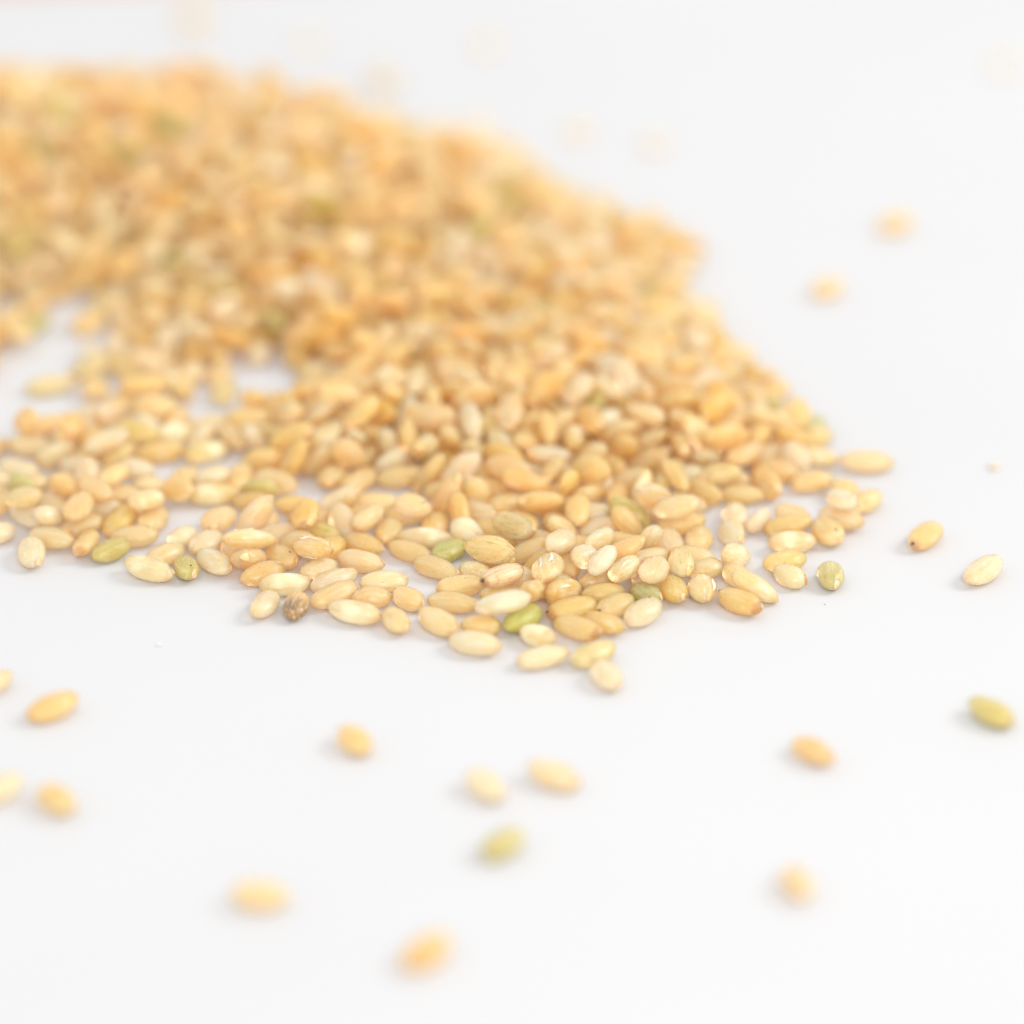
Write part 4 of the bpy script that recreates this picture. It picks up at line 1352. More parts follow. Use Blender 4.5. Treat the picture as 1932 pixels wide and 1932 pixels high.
-2246 7837 939 862 168 -35 476 2 P
-2345 8312 728 202 -887 410 -68 1 T
-1971 8341 806 956 199 24 -216 0 P
-1894 8670 896 802 -71 104 585 0 A
-2124 8802 816 373 -516 694 -335 2 g
-1887 9159 778 407 -564 394 -600 0 A
-1971 9546 374 442 292 731 430 6 P
-2214 9223 677 254 14 965 63 7 g
-2062 9510 620 821 408 -17 399 1 A
-1916 9896 332 60 -154 191 -968 3 g
-2178 10306 275 971 -42 -115 -204 4 A
-1685 10254 184 690 88 481 534 4 P
-1843 1142 105 992 -3 -24 -125 0 P
-1675 1351 156 356 -894 186 200 6 A
-1986 1547 107 498 4 -2 867 5 A
-1764 1654 264 860 -4 -235 -452 0 A
-2039 1380 395 325 -365 153 859 4 P
-1977 1925 219 762 -91 -441 -466 4 O
-1862 2138 265 154 243 606 742 0 W
-2123 2048 425 876 -137 -12 -463 5 A
-1743 2354 368 978 193 -62 -57 4 A
-2010 2356 105 177 21 4 -984 0 T
-2072 2575 238 228 -20 542 808 3 A
-1926 2754 102 427 23 -11 904 2 A
-1834 3050 125 480 224 290 797 3 P
-2098 3308 90 996 -2 23 87 6 S
-1888 3517 185 786 -437 117 422 5 S
-1920 3789 180 839 403 324 -167 3 A
-1979 4047 114 452 -137 195 -860 2 T
-1703 4237 177 909 169 358 132 3 P
-1913 4049 382 194 -442 -698 -529 1 A
-2094 4360 172 369 -73 457 806 0 A
-1475 4711 252 720 -487 -244 -430 2 O
-1896 4513 193 586 52 568 575 0 B
-1735 4691 360 425 -214 656 586 2 P
-2104 4807 218 224 -876 -16 428 4 P
-1797 4948 197 718 57 -442 534 2 P
-1986 4932 352 458 -22 492 740 6 A
-1780 5311 356 602 605 -375 363 3 A
-1943 5696 134 921 196 -98 321 2 P
-1783 5828 388 859 227 252 -384 3 A
-2001 5617 451 408 774 -475 89 3 A
-1778 5723 597 970 52 150 182 2 T
-1926 6084 375 54 218 -812 538 1 A
-1696 6291 474 685 -666 -232 -182 6 B
-1859 6090 596 924 -106 65 -361 6 A
-1763 6499 458 494 865 -74 -54 7 A
-1536 6684 651 724 149 -133 660 0 A
-1795 6403 673 186 45 37 -981 3 A
-1597 6550 862 763 25 31 645 0 A
-1990 6994 555 400 101 -66 908 6 T
-1643 7148 649 66 466 -136 872 4 T
-1798 7378 602 688 -187 288 -639 2 A
-1467 7811 762 31 239 -505 -829 4 P
-1785 7328 845 773 -473 -62 419 6 B
-1487 7491 882 277 -815 474 -185 2 A
-1855 7820 597 408 117 74 902 6 R
-1584 8066 654 972 88 80 204 2 S
-1874 7800 824 207 -938 -134 245 2 W
-1452 8066 880 489 157 -364 -777 5 A
-1822 8322 562 746 -336 242 -522 0 P
-1603 8602 432 920 126 354 107 3 A
-1664 8417 700 757 -464 437 -141 5 T
-1454 8585 637 134 765 466 423 6 A
-1779 8770 666 916 -223 115 -312 4 A
-1612 8961 671 101 448 752 473 5 W
-1651 9224 520 248 583 574 518 3 S
-1511 9595 487 533 -288 -64 793 7 g
-1594 9911 366 256 -873 -302 283 0 A
-1475 1060 130 562 350 -449 -600 3 A
-1391 1354 234 235 -202 -115 -944 3 A
-1614 1020 343 342 652 -669 100 6 P
-1599 1584 90 276 -22 6 961 6 P
-1266 1689 256 252 322 -211 -888 3 O
-1407 1545 414 547 -749 242 -284 1 T
-1244 1774 518 661 -239 -8 -711 1 A
-1554 1859 102 964 7 25 -266 2 S
-1549 2099 371 536 -508 90 668 3 T
-1573 2252 90 336 -5 -2 -942 6 S
-1340 2586 301 150 63 -481 -861 0 T
-1437 2964 139 647 504 -247 -516 3 A
-1255 3136 209 551 356 739 153 0 T
-1598 2900 262 513 -276 -480 656 5 A
-1600 3305 124 34 -70 222 972 0 P
-1433 3523 198 187 -135 -322 918 6 A
-1722 3263 333 3 -137 142 980 0 R
-1346 3368 397 638 -76 611 -462 3 A
-1361 3839 268 74 124 -947 286 4 S
-1627 3586 354 894 142 -181 -384 0 A
-1587 4022 129 277 -193 538 -772 7 W
-1350 4240 150 196 63 -812 547 3 S
-1530 4012 387 783 -140 -173 -580 4 A
-1333 4248 431 14 54 -763 644 3 T
-1269 4616 108 646 -182 150 -726 4 B
-1551 4460 331 800 590 48 -102 5 R
-1011 4804 553 36 640 -719 269 4 A
-1334 5057 241 830 -23 289 477 5 A
-1521 4858 449 52 -174 -243 953 4 A
-1289 5040 507 878 284 274 -271 7 A
-1358 5542 322 170 215 -348 -897 7 A
-1538 5234 331 206 -740 450 -456 3 A
-1287 5319 449 160 -316 215 -910 2 A
-1458 5778 187 213 -1 -161 964 2 T
-1420 5853 386 981 -117 143 63 6 T
-1630 5572 399 872 -416 -104 234 2 A
-1549 6141 338 343 743 472 329 4 A
-1330 6328 537 614 533 1 -583 0 A
-1481 5978 599 699 343 494 388 2 A
-1006 6351 633 204 -748 627 -72 0 A
-1321 6509 410 325 -80 -609 719 6 S
-1209 6695 483 663 -456 53 -591 3 A
-1220 6679 730 110 -114 18 -987 6 R
-1520 6888 497 322 -48 181 -928 5 g
-1236 7127 487 667 425 -180 -584 4 A
-1416 7174 686 766 -368 312 -424 2 A
-982 7560 689 662 -690 215 -196 4 P
-1418 7461 514 911 -189 2 366 7 A
-1134 7791 496 64 -421 -463 -777 0 P
-1449 7579 685 30 63 43 -997 4 R
-955 7792 705 394 -68 -621 674 2 A
-1437 7814 502 842 -343 173 -379 3 T
-1211 8084 462 821 407 376 136 1 A
-1134 8062 740 176 42 -811 -556 2 A
-678 8092 578 492 296 696 432 0 A
-987 8703 329 45 50 85 994 0 P
-1188 8325 610 967 28 -160 -196 2 A
-1248 8598 540 297 386 576 -657 3 O
-1350 8934 466 535 -355 309 -702 5 R
-1076 9032 341 866 -118 416 -252 6 A
-1196 9496 263 206 75 -943 -251 2 P
-1424 9320 417 885 399 -174 166 0 A
-853 9475 325 166 164 -749 -620 5 A
-1165 9854 147 435 258 514 692 5 S
-1367 9798 329 348 540 -602 -474 6 T
-952 10053 105 8 -928 371 21 1 T
-1273 1046 241 748 144 626 167 0 B
-1009 1290 162 942 237 -236 21 0 T
-1071 1078 289 718 -146 660 -165 2 S
-1054 1607 124 961 -231 -102 116 0 P
-958 1794 285 671 -103 -128 -723 3 G
-1107 1501 382 371 444 -67 -813 3 P
-841 1661 525 488 -600 388 -501 3 A
-866 2157 265 251 -136 913 -293 6 A
-1393 1935 294 940 28 36 338 1 A
-994 2227 426 797 249 127 535 6 P
-1172 2448 187 889 -308 -229 -249 1 P
-781 2551 284 844 78 105 520 2 A
-1328 2312 317 53 -267 -257 927 3 A
-1007 2696 102 927 -10 -24 -373 2 A
-814 2980 265 930 82 -33 -357 4 A
-1016 2803 297 539 -36 252 803 3 A
-748 3009 473 431 -118 -61 892 3 A
-1048 3186 105 747 -196 -139 620 4 P
-845 3385 199 172 -631 -639 405 2 A
-1068 3238 339 693 -264 -202 -640 6 P
-1015 3393 467 148 -106 162 970 7 P
-1198 3613 95 762 14 16 -648 4 A
-982 3824 178 683 378 200 592 6 A
-1097 3656 374 953 -260 -152 29 1 A
-844 3877 380 547 -792 209 173 3 A
-1116 4042 110 21 234 -942 -241 7 A
-968 4220 360 305 -600 -693 257 2 P
-1170 3989 367 668 -84 252 695 4 A
-978 4546 114 890 -56 -60 448 5 A
-847 4730 323 307 313 404 803 3 A
-1194 4476 348 507 612 -58 -604 2 S
-939 4484 559 222 96 -218 -946 2 A
-880 5088 207 744 -529 206 353 4 O
-1105 4712 325 693 538 -340 -339 5 W
-766 5318 425 327 749 262 -513 0 P
-1129 5344 146 775 -356 300 -428 1 P
-831 5456 162 799 393 316 326 4 A
-1014 5170 449 336 233 836 -365 2 T
-798 5569 517 90 -724 -33 -683 0 P
-1062 5728 168 894 163 94 -407 4 A
-811 5832 364 64 -169 -49 982 2 A
-1031 5679 414 449 397 48 -799 1 T
-789 5959 548 452 -140 124 872 4 g
-1127 6058 280 70 -43 -997 4 2 S
-736 6318 499 374 140 354 846 0 A
-1228 5889 542 764 263 -271 -524 4 A
-989 6290 362 312 -62 -501 -805 3 A
-679 6816 406 762 -523 326 -200 0 A
-876 6620 547 488 806 -195 272 3 A
-571 6675 680 346 172 624 679 2 A
-992 6943 386 652 -54 110 -748 4 T
-755 7183 365 536 99 445 711 6 A
-1022 6936 616 961 198 20 190 1 A
-807 7478 464 237 268 840 407 0 A
-1108 7424 432 767 -212 130 -592 0 P
-574 7834 427 56 -103 -259 959 2 A
-951 7286 630 144 367 583 711 1 A
-631 7644 508 707 430 119 -548 4 R
-624 8110 306 585 20 -117 802 0 A
-904 8034 516 324 -710 546 -306 0 A
-638 8549 293 478 -20 434 -763 0 A
-1092 8442 428 35 926 28 376 2 A
-774 8486 484 884 -62 -331 325 2 T
-983 8761 531 992 -90 -3 -88 0 R
-891 9016 483 853 -436 203 200 4 B
-688 9377 105 1 -999 -27 -23 1 T
-827 9229 309 63 4 -662 -747 2 A
-810 9654 100 232 908 345 58 6 R
-528 -437 189 617 -441 612 -224 0 A
-761 739 101 865 -84 21 -494 4 O
-384 943 205 240 482 -766 350 0 A
-645 1062 116 790 -177 161 -564 1 A
-454 1445 152 238 -500 818 154 3 A
-628 1031 368 519 -406 187 -728 2 A
-729 1511 102 897 11 -23 440 2 T
-609 1733 292 524 -788 94 -310 4 A
-656 1502 335 190 -181 -540 800 3 A
-733 2030 167 200 929 -173 258 2 T
-501 2156 335 250 -195 -218 -923 3 A
-655 1856 491 812 -313 -156 -467 0 A
-424 1978 535 129 -338 -320 -876 2 P
-818 2350 105 56 23 1 -998 1 A
-526 2543 191 715 158 675 93 7 T
-668 2465 468 628 90 114 764 1 A
-135 2221 568 672 309 179 649 5 A
-654 2797 95 1 -820 -572 -2 4 T
-472 3016 259 573 -48 210 -791 7 A
-470 2762 331 212 251 -466 821 3 T
-457 3011 491 548 57 228 803 3 A
-486 3455 176 871 -34 -473 125 7 A
-689 3285 360 839 -187 362 -362 3 A
-444 3799 277 131 71 -122 -981 2 A
-654 3584 363 105 -220 -288 926 1 P
-518 4147 184 444 -500 205 -715 0 B
-707 4128 377 547 -331 83 765 7 A
-802 4326 135 800 -538 -182 195 2 T
-525 4570 186 541 26 -535 649 2 A
-667 4432 364 68 123 -158 977 2 P
-573 4611 504 641 727 -202 -142 3 T
-545 5119 194 921 50 387 -17 2 A
-527 4853 388 534 844 36 9 2 P
-553 5080 463 991 56 82 90 2 A
-285 5518 197 31 -755 -94 648 7 A
-441 5296 319 123 312 655 677 6 P
-614 5789 180 75 -10 -313 947 3 A
-359 5806 329 803 45 31 594 6 P
-605 5597 347 94 578 -325 -742 7 S
-332 6339 297 945 66 319 38 2 S
-336 6367 628 550 205 100 -804 6 A
-627 6517 290 75 151 -27 985 0 A
-337 6799 250 911 230 -23 341 6 P
-587 6421 602 672 2 424 608 4 A
-290 6724 623 881 -316 303 -180 4 P
-204 7260 325 129 191 -859 456 2 T
-559 6982 561 802 -309 308 -408 5 A
-323 7196 592 569 117 -133 -803 3 A
-370 7482 458 385 -272 365 -803 1 A
-137 7824 566 201 117 -90 -968 3 P
-301 8186 270 848 144 79 503 2 A
-422 8081 464 906 -105 73 -404 6 P
-134 8393 475 452 863 213 72 1 P
-488 8414 409 569 -506 618 197 6 A
-273 8804 396 116 158 -980 37 2 T
-550 8905 316 834 -299 209 415 6 A
-361 9166 341 355 19 -17 935 1 W
-275 292 116 968 238 -46 -67 0 T
-373 686 124 976 161 84 -119 2 R
-81 719 280 744 600 -164 -245 2 R
-223 1246 109 986 145 46 68 7 W
59 1346 170 381 -368 75 -845 2 O
-89 1012 213 330 -799 402 301 0 W
-401 1730 116 920 241 -46 -305 0 A
6 1655 120 916 102 158 355 4 T
-216 1430 348 630 415 281 594 1 g
52 1686 436 260 -524 570 578 3 A
-315 2048 105 998 0 4 71 1 P
-127 2182 289 330 -1 -464 -822 3 A
-256 1818 298 907 35 332 257 3 T
-334 2347 387 58 696 607 -380 5 T
78 2490 516 684 471 -288 -477 3 A
46 3042 215 52 3 348 -936 7 S
-166 2812 359 312 198 598 711 0 A
44 2982 432 705 220 -202 -643 6 A
-196 3313 124 213 376 743 512 4 A
-10 3367 267 359 132 78 921 3 A
-224 3178 335 857 4 -117 -502 3 A
41 3338 489 976 -200 -75 40 7 A
-262 3695 105 898 -11 -22 -439 0 A
-39 3798 234 159 253 -675 675 7 P
-202 3649 448 481 48 9 875 2 P
106 3782 432 182 -304 471 -808 7 P
-151 4012 237 366 432 722 -396 0 A
46 4218 205 320 -515 -684 -406 3 T
-319 4244 294 188 -507 -476 694 3 T
-192 4409 135 545 -343 -457 613 0 O
-288 4553 362 871 25 -55 -488 2 A
14 4501 445 642 -285 104 704 0 T
75 4976 298 416 -133 574 -693 4 P
-170 4971 380 576 -366 -294 670 0 P
-207 5264 104 123 -3 150 981 4 P
-9 5498 339 273 -418 272 822 0 A
30 5851 203 477 -93 629 607 6 A
-174 5730 461 660 166 201 705 0 A
126 5828 522 153 -287 -583 744 4 W
-8 6340 258 796 -74 -140 585 6 A
-150 6115 387 384 121 -167 900 0 A
31 6598 424 706 -337 -61 620 7 A
-175 6622 245 590 -136 716 -348 7 P
-22 6826 157 818 -450 -35 -356 3 A
-314 6540 461 319 69 202 923 2 T
97 6945 360 502 243 808 189 2 A
-162 7120 153 853 -422 41 305 0 R
134 7291 201 366 -698 205 -581 0 A
-174 6997 460 905 185 114 367 1 O
252 7320 494 972 -177 -90 126 0 A
172 7684 180 180 343 -732 561 6 G
-73 7443 429 385 -430 -412 -706 5 O
357 7846 312 113 90 977 157 2 g
-267 7924 90 836 11 16 -548 6 A
31 7732 422 104 -120 248 956 3 A
194 8185 276 341 714 606 -84 0 W
-97 8414 116 918 -219 95 -317 1 O
130 8795 105 862 12 -21 506 0 A
-86 8118 400 24 -558 817 -144 2 P
265 8546 158 580 755 304 23 1 T
-223 8943 127 821 103 -184 530 7 T
100 9169 102 265 25 7 -964 2 A
-63 8641 250 10 -800 583 -144 6 W
-45 9266 271 192 710 -672 77 0 A
578 64 307 548 575 563 228 3 A
136 465 100 936 234 -45 -258 6 W
427 470 260 297 -432 778 -345 7 A
221 706 114 956 -128 63 -257 0 P
237 1031 121 424 -109 52 897 0 A
453 1306 309 614 -677 -388 -121 1 A
152 1032 332 645 -115 33 -755 2 A
355 1532 146 462 -719 -408 322 5 A
369 1777 329 39 493 770 -402 2 A
190 1475 367 526 136 -123 -830 7 T
287 2248 261 581 141 48 800 0 A
-17 1888 413 1 -208 384 -899 2 A
305 1955 562 489 149 -356 -782 3 A
335 2588 200 130 -330 416 837 0 B
164 2160 441 908 345 -54 231 6 A
408 3006 129 800 -562 105 -181 7 g
202 2732 341 29 658 -735 162 2 A
388 2971 462 226 80 -933 -267 1 A
247 3322 95 483 -6 -3 -876 4 A
414 3445 295 307 -200 -54 929 3 A
341 3184 323 946 244 65 -201 4 G
457 3297 518 873 52 -158 -459 3 A
404 3837 290 524 -128 -102 -836 2 A
202 3556 447 334 291 633 -635 0 A
475 3732 520 684 -372 310 -545 1 A
412 4276 214 187 578 309 732 0 G
221 4151 380 517 -432 -682 284 1 A
608 4326 386 670 -640 303 225 6 A
422 4746 190 826 11 -419 -376 2 T
231 4524 338 303 249 -318 -863 6 T
522 4717 500 381 -221 11 898 2 P
461 5119 175 923 -27 301 238 0 A
206 4777 379 275 623 -507 528 1 T
322 5034 504 743 -470 -42 476 0 A
110 5331 210 794 235 489 275 1 A
318 5358 405 924 195 59 324 3 A
485 5555 553 236 784 -561 -120 3 A
274 5751 113 918 -115 -22 379 0 W
319 5659 372 188 397 -834 332 6 R
413 5942 513 256 918 154 -260 6 B
532 6380 165 894 123 -333 -275 2 A
212 6008 336 401 233 552 692 5 A
482 6490 415 839 -78 -453 291 4 P
315 6684 152 896 250 -310 -199 6 A
229 6578 328 625 -336 -371 599 4 W
539 6812 453 295 -28 405 -865 5 A
696 7363 283 660 633 388 115 0 A
362 7194 312 668 462 375 446 6 T
461 7100 506 924 266 101 254 2 A
272 7549 388 369 101 523 -762 3 T
694 7837 148 923 67 199 -321 0 R
659 8211 95 12 -830 -558 -18 4 A
428 8225 154 527 -473 -261 656 2 A
1029 7927 122 747 -79 -90 -654 5 A
783 60 153 760 -434 -59 479 0 T
504 280 100 959 8 -26 282 3 A
601 626 110 845 -139 122 -502 7 B
796 779 263 894 233 -364 -117 6 P
535 1063 100 749 -18 -20 -662 3 A
739 1238 130 671 495 -284 -474 3 A
636 1045 332 378 -591 515 -493 2 W
626 1641 130 422 663 490 376 3 A
797 1868 316 286 -341 -299 844 0 O
694 1557 351 940 324 -15 107 6 A
556 2065 100 220 -26 -6 -975 3 A
807 2178 277 257 210 -437 836 0 A
502 1988 372 137 780 544 -275 4 T
565 2125 612 733 247 427 469 0 A
858 2571 274 657 6 160 737 2 A
596 2406 354 383 893 -119 203 6 W
663 2574 521 112 236 -118 -958 6 T
706 2963 120 444 -283 -398 752 6 g
664 2810 354 914 -10 -371 -163 3 A
609 3377 105 935 -8 22 354 1 A
714 3160 306 811 94 -138 -561 4 A
769 3311 508 409 164 83 894 1 T
581 3669 138 68 -122 558 -818 2 A
867 3830 222 213 53 458 862 3 A
697 3605 354 735 -108 95 -662 3 R
682 4068 100 249 -25 -6 -968 3 A
877 4098 297 692 16 238 682 6 A
630 4026 354 633 -79 313 704 0 A
972 4407 331 127 -5 -958 257 2 A
819 4675 111 959 281 -25 10 4 g
666 4548 320 264 33 -833 -485 3 T
840 4609 483 728 34 331 599 3 S
802 5114 301 880 458 110 -65 6 B
624 4889 337 424 -72 -438 789 0 R
879 5556 287 152 119 -54 -980 3 W
672 5344 341 868 396 -247 172 5 T
636 5770 138 376 -746 524 -166 2 A
799 5959 163 579 -215 -561 551 2 A
675 5764 389 528 -97 323 -780 1 W
946 5738 458 876 -203 32 437 2 P
873 6245 152 24 -322 -749 578 2 A
988 6087 390 274 -776 538 183 2 P
900 6401 373 137 935 300 132 2 g
631 6668 107 24 -379 -925 -10 5 T
882 6826 155 269 -296 -212 892 2 A
740 6639 324 290 67 74 -952 5 T
938 7009 306 58 207 -913 346 3 W
995 7241 116 961 -233 63 -137 0 A
508 6953 278 746 619 53 240 0 A
963 7314 311 884 -132 115 434 4 A
1182 -390 162 317 30 -586 746 2 O
1319 117 194 148 597 -329 -716 3 W
895 493 118 624 33 -131 770 3 P
1221 447 144 235 -246 -175 924 2 A
966 815 133 299 -164 -356 870 0 A
1016 1250 105 441 21 -10 897 1 S
1282 1375 189 786 480 389 -33 2 P
944 1624 135 307 201 531 764 2 T
1169 1764 262 330 729 -335 498 4 T
1010 1456 342 875 172 33 452 3 W
1388 1760 512 423 -536 146 -716 0 P
1158 2049 116 304 47 -238 -921 0 T
1166 2251 283 850 -1 -9 527 3 P
1178 2586 235 701 -171 690 -52 6 R
1049 2400 471 856 106 -78 500 1 P
1090 2850 146 420 287 -483 -712 5 A
1339 3044 269 885 -274 95 -364 3 P
998 2746 426 852 -280 15 442 0 B
1470 3051 485 144 -824 546 54 5 A
1005 3146 116 406 54 -190 -892 0 P
1326 3477 248 407 -365 825 146 3 G
1108 3130 418 325 -321 -206 866 1 A
1238 3340 379 842 247 -445 179 3 R
1265 3845 130 37 -88 348 933 4 S
1033 3534 385 511 -222 57 -828 7 P
1538 3794 360 651 707 203 188 2 S
1097 3996 205 206 -247 296 899 4 A
1395 4183 309 772 -12 44 -634 1 P
1096 3900 452 830 218 -90 -506 0 A
990 4411 102 939 -4 10 344 2 P
1329 4636 250 857 356 316 200 2 R
1090 4857 147 300 -168 284 895 6 R
1318 5104 244 761 -209 -87 608 3 P
1020 4964 349 698 634 112 312 0 T
1062 5158 100 930 -219 95 -279 6 A
1206 5453 130 705 244 273 608 2 A
1121 5274 376 58 19 -482 -874 0 P
1412 5557 306 59 874 454 159 3 A
1238 5802 242 220 9 -618 -755 2 A
1127 6019 126 320 163 -198 -912 0 P
1206 6348 177 84 133 -389 908 4 T
1612 6278 250 308 -876 343 -141 7 A
1040 6528 113 219 -14 194 -956 2 A
1374 6811 272 312 -39 -66 -947 2 A
1332 6474 338 912 -90 182 356 3 A
1172 6942 103 153 43 120 980 4 A
1178 7512 102 23 344 939 -9 2 g
1301 7116 215 859 90 451 226 4 A
1501 310 131 622 370 -402 -561 3 g
1600 599 168 181 -419 -359 814 6 A
1530 1090 95 833 12 18 -553 4 P
1668 1394 156 589 -266 -534 545 0 A
1768 1350 400 455 -318 170 -814 5 A
1377 1630 135 818 567 80 46 0 A
1747 1800 286 135 -139 975 112 3 S
1381 1536 371 139 97 -984 60 3 A
1472 1903 107 992 3 -22 123 5 T
1619 2196 110 969 -241 -1 57 7 P
1436 2136 282 712 203 -207 -639 3 A
1738 2612 128 35 -103 -775 623 4 A
1460 2443 369 146 396 771 -477 5 P
1639 2985 128 722 -90 266 -633 4 A
1448 2728 349 90 -222 -68 -968 0 A
1674 3499 330 9 -692 -639 -336 4 A
1564 3244 360 952 205 -228 -7 0 R
1516 3611 124 561 814 -99 -112 4 R
1667 3953 165 737 169 -177 630 1 P
1388 4142 102 999 -1 11 48 2 A
1694 4340 206 394 -292 -390 -779 2 g
1451 4444 125 857 445 149 212 4 A
1666 4762 164 898 -53 352 -259 3 R
1464 4959 105 308 19 6 -951 0 A
1578 5300 105 147 24 -4 989 0 G
1778 5540 152 608 -324 46 -723 4 A
1517 5694 119 565 67 -149 -809 5 A
1453 6095 100 757 -20 24 652 7 S
1773 6479 248 844 -494 86 -190 2 T
1440 6579 102 1 -461 -887 0 2 A
1708 6732 180 684 671 -278 74 0 P
1620 7082 102 932 9 -23 361 2 A
1581 7377 149 694 -471 -124 530 4 A
1845 619 107 484 -19 10 875 5 W
2030 880 171 416 -141 -371 -818 2 P
1881 1187 133 555 -422 491 -522 4 P
2102 1249 232 674 536 -233 -452 3 A
1927 1560 144 111 171 689 696 0 P
2031 1813 178 605 356 164 -693 3 O
2005 1660 397 826 -214 415 -315 7 A
2168 1858 458 292 -807 502 -104 0 T
1963 2066 105 159 -6 -1 -987 0 P
2106 2264 277 193 -902 -354 154 6 P
1783 2043 311 65 175 549 -815 6 S
1930 2361 111 966 228 -57 -102 3 A
2062 2599 288 861 150 130 469 0 P
1718 2376 276 917 35 -328 -223 2 P
1912 2854 137 535 2 -298 791 4 A
2016 3070 277 162 -539 -741 366 7 P
1745 2892 356 659 -377 545 -356 3 P
1828 3261 102 585 21 -15 811 2 A
2168 3402 154 346 170 310 -869 3 A
1879 3645 112 827 -201 169 -497 7 g
2101 3861 152 814 541 -208 -38 0 A
1939 4183 90 871 -10 18 490 6 A
2118 4370 227 399 -205 98 -889 4 S
2039 4579 90 911 -5 12 413 6 A
1926 4915 119 160 -88 -229 956 0 P
1894 6263 102 28 -26 1 999 2 P
1990 6789 95 924 -8 -20 -383 4 T
2233 602 105 945 -7 -20 -326 0 A
2325 1196 135 312 504 648 478 0 S
2554 1285 264 774 -128 -55 618 7 A
2267 1632 100 713 22 -22 700 7 S
2541 1719 202 408 -486 763 -121 1 P
2298 1555 292 936 55 -32 347 3 A
2430 2048 130 935 133 80 -320 1 A
2494 2376 237 162 513 804 253 0 A
2267 1971 305 608 -43 -311 730 5 R
2249 2416 90 885 11 20 -464 6 A
2540 2762 239 14 692 -454 560 1 T
2232 2783 100 439 24 -12 898 3 P
2672 3104 130 842 -80 -127 -518 0 P
2263 3130 102 133 25 3 -991 2 A
2386 3617 114 41 21 237 -970 2 A
2245 4113 100 789 -17 -21 -614 3 A
2668 1093 114 44 302 -923 -234 2 P
2892 1273 260 356 80 208 908 7 A
2742 1463 102 444 23 11 -896 2 A
2812 1863 105 918 10 -23 395 0 P
2691 2424 100 961 -9 -30 -276 7 O
2786 2760 100 9 953 301 -30 7 R
3129 1117 95 233 -21 5 972 4 S
3116 1506 105 320 -55 235 -916 4 T
3130 1841 90 876 11 -20 482 6 G
-4511 3665 95 546 18 -12 838 4 P
-4457 2025 105 19 -638 769 16 0 P
-4154 2402 105 854 -13 21 519 0 A
-3833 1987 105 978 5 -24 206 0 P
-3725 2329 105 292 -24 7 956 0 A
-3160 1856 105 994 2 -25 102 0 A
-2760 2034 95 262 17 -5 965 4 P
-4042 1618 105 464 22 -12 886 0 A
'''
GROUPS = {'l': 'loose grains scattered on the paper', 'f': 'grains along the front of the pile', 'h': 'grains on the heap'}

def part(name, me, parent):
    o = bpy.data.objects.new(name, me)
    o.parent = parent
    COL.objects.link(o)
    return o

rows = GRAINS.strip().splitlines()
for i, line in enumerate(rows):
    nums, grp, label = line.split('|')
    f = nums.split()
    x, y, z = (int(q) / 100 for q in f[:3])
    v, code, bits = int(f[7]), f[8], f[9]
    s = i % SEEDS
    o = bpy.data.objects.new('rice_grain', grain_mesh(v, s, code))
    o.rotation_mode = 'QUATERNION'
    o.location = (x * MM, y * MM, z * MM)
    o.rotation_quaternion = Quaternion([int(q) / 1000 for q in f[3:7]]).normalized()
    o['label'] = label
    o['category'] = 'rice grain'
    o['group'] = GROUPS[grp]
    COL.objects.link(o)
    if 'g' in bits:
        part('germ', germ_mesh(v, s, False), o)
    if 'r' in bits:
        part('germ', germ_mesh(v, s, True), o)
    for w in range(3):
        if str(w) in bits:
            part('dark_spot', spot_mesh(v, s, w), o)
    if 'F' in bits:
        for k in range(4):
            part('bran_flake', flake_mesh(v, s, k), o)

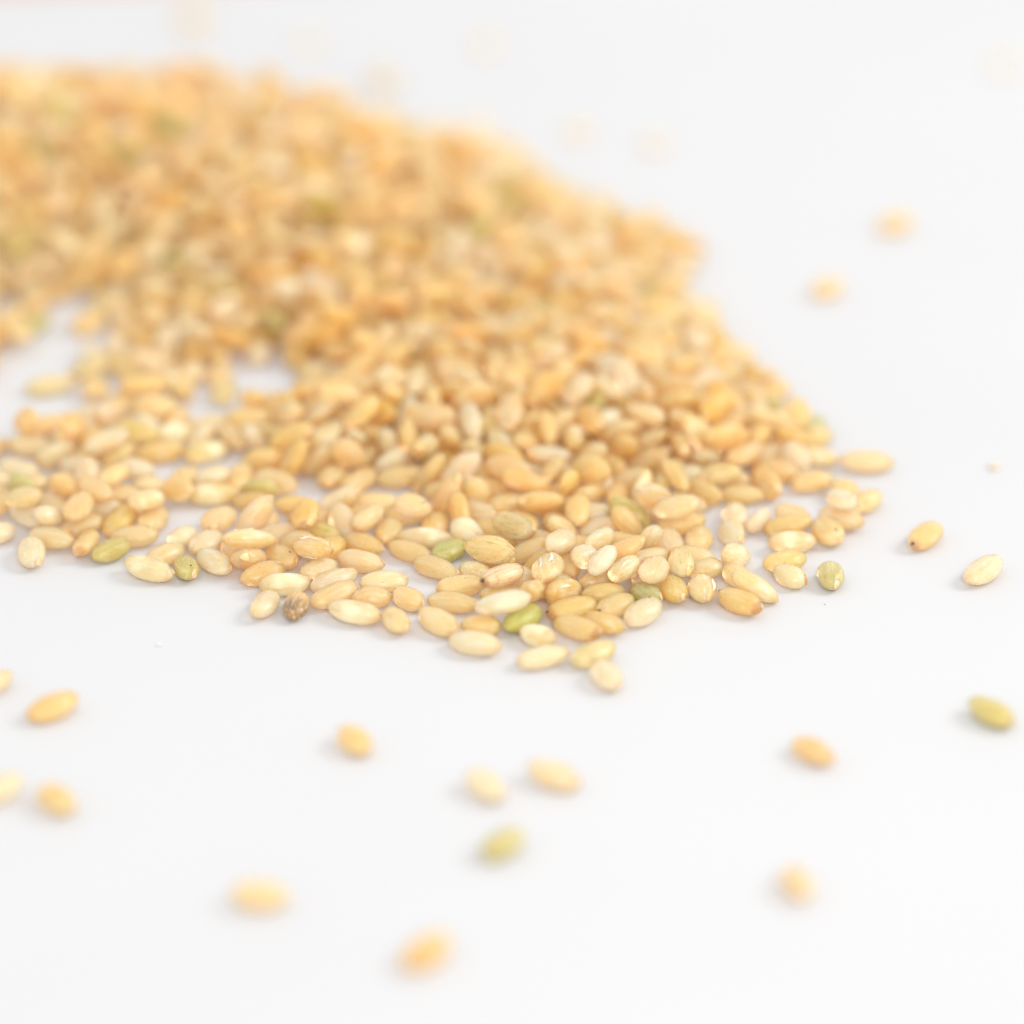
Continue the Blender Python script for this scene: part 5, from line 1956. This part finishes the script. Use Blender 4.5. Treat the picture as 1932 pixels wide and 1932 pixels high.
# the rest of the heap: more than a thousand grains that cannot be picked apart one by one
def build_rest():
    low = {(v, s): kernel_arrays(SIZES[v], v * 10 + s, 14, 12) for v in range(len(SIZES)) for s in range(SEEDS)}
    codes = sorted({l.split()[8] for l in REST.strip().splitlines()})
    mats = [grain_material('heap_' + MAT[c].name, joined=True, **SKIN[c]) for c in codes]
    VV, LC, RN, FF, MI = [], [], [], [], []
    base = 0
    rr = np.random.default_rng(3)
    for i, line in enumerate(REST.strip().splitlines()):
        f = line.split()
        v = int(f[7])
        V, F = low[(v, i % SEEDS)]
        R = np.array(Quaternion([int(q) / 1000 for q in f[3:7]]).normalized().to_matrix())
        VV.append(V @ R.T + np.array([int(q) / 100 for q in f[:3]]))
        LC.append(V)
        RN.append(np.full(len(V), rr.random()))
        FF.extend([tuple(q + base for q in p) for p in F])
        MI.extend([codes.index(f[8])] * len(F))
        base += len(V)
    # packed grains deep inside the mound, never seen: one low closed body under the outer layers
    me = mesh_from('rice_heap', np.vstack(VV), FF, lc=np.vstack(LC))
    a = me.attributes.new('rnd', 'FLOAT', 'POINT')
    a.data.foreach_set('value', np.concatenate(RN).astype(np.float32))
    for m in mats:
        me.materials.append(m)
    me.polygons.foreach_set('material_index', MI)
    me.update()
    o = bpy.data.objects.new('rice_heap', me)
    o['kind'] = 'stuff'
    o['label'] = 'blurred mass of amber brown rice heaped up behind the sharp grains'
    o['category'] = 'rice'
    COL.objects.link(o)
build_rest()

# ------------------------------------------------------------------ crumbs and dust on the paper
def crumb(x, y, size, col, label, seed):
    m = grain_material('crumb_skin', col, tip=0.0, sss=0.0, clear=0.0)
    V, F = blob(np.array([0, 0, 0.0]), np.array([1.0, 0.7, 0.5]) * size, np.eye(3), seed, 7, 9, 0.22)
    V[:, 2] -= V[:, 2].min()
    o = bpy.data.objects.new('rice_crumb', mesh_from('rice_crumb', V, F, m))
    o.location = (x * MM, y * MM, 0)
    o.rotation_euler = (0, 0, seed)
    o['label'] = label
    o['category'] = 'crumb'
    o['group'] = 'crumbs on the paper'
    COL.objects.link(o)
crumb(49.76, 10.12, 0.55, (0.8, 0.62, 0.4), 'small tan crumb on the paper near the right edge', 3)
crumb(30.58, -20.69, 0.1, (0.45, 0.36, 0.26), 'tiny dark speck on the paper below the round olive grain', 5)
crumb(-33.97, -29.33, 0.26, (0.85, 0.82, 0.74), 'tiny pale crumb on the bare paper below the pile, at left', 8)
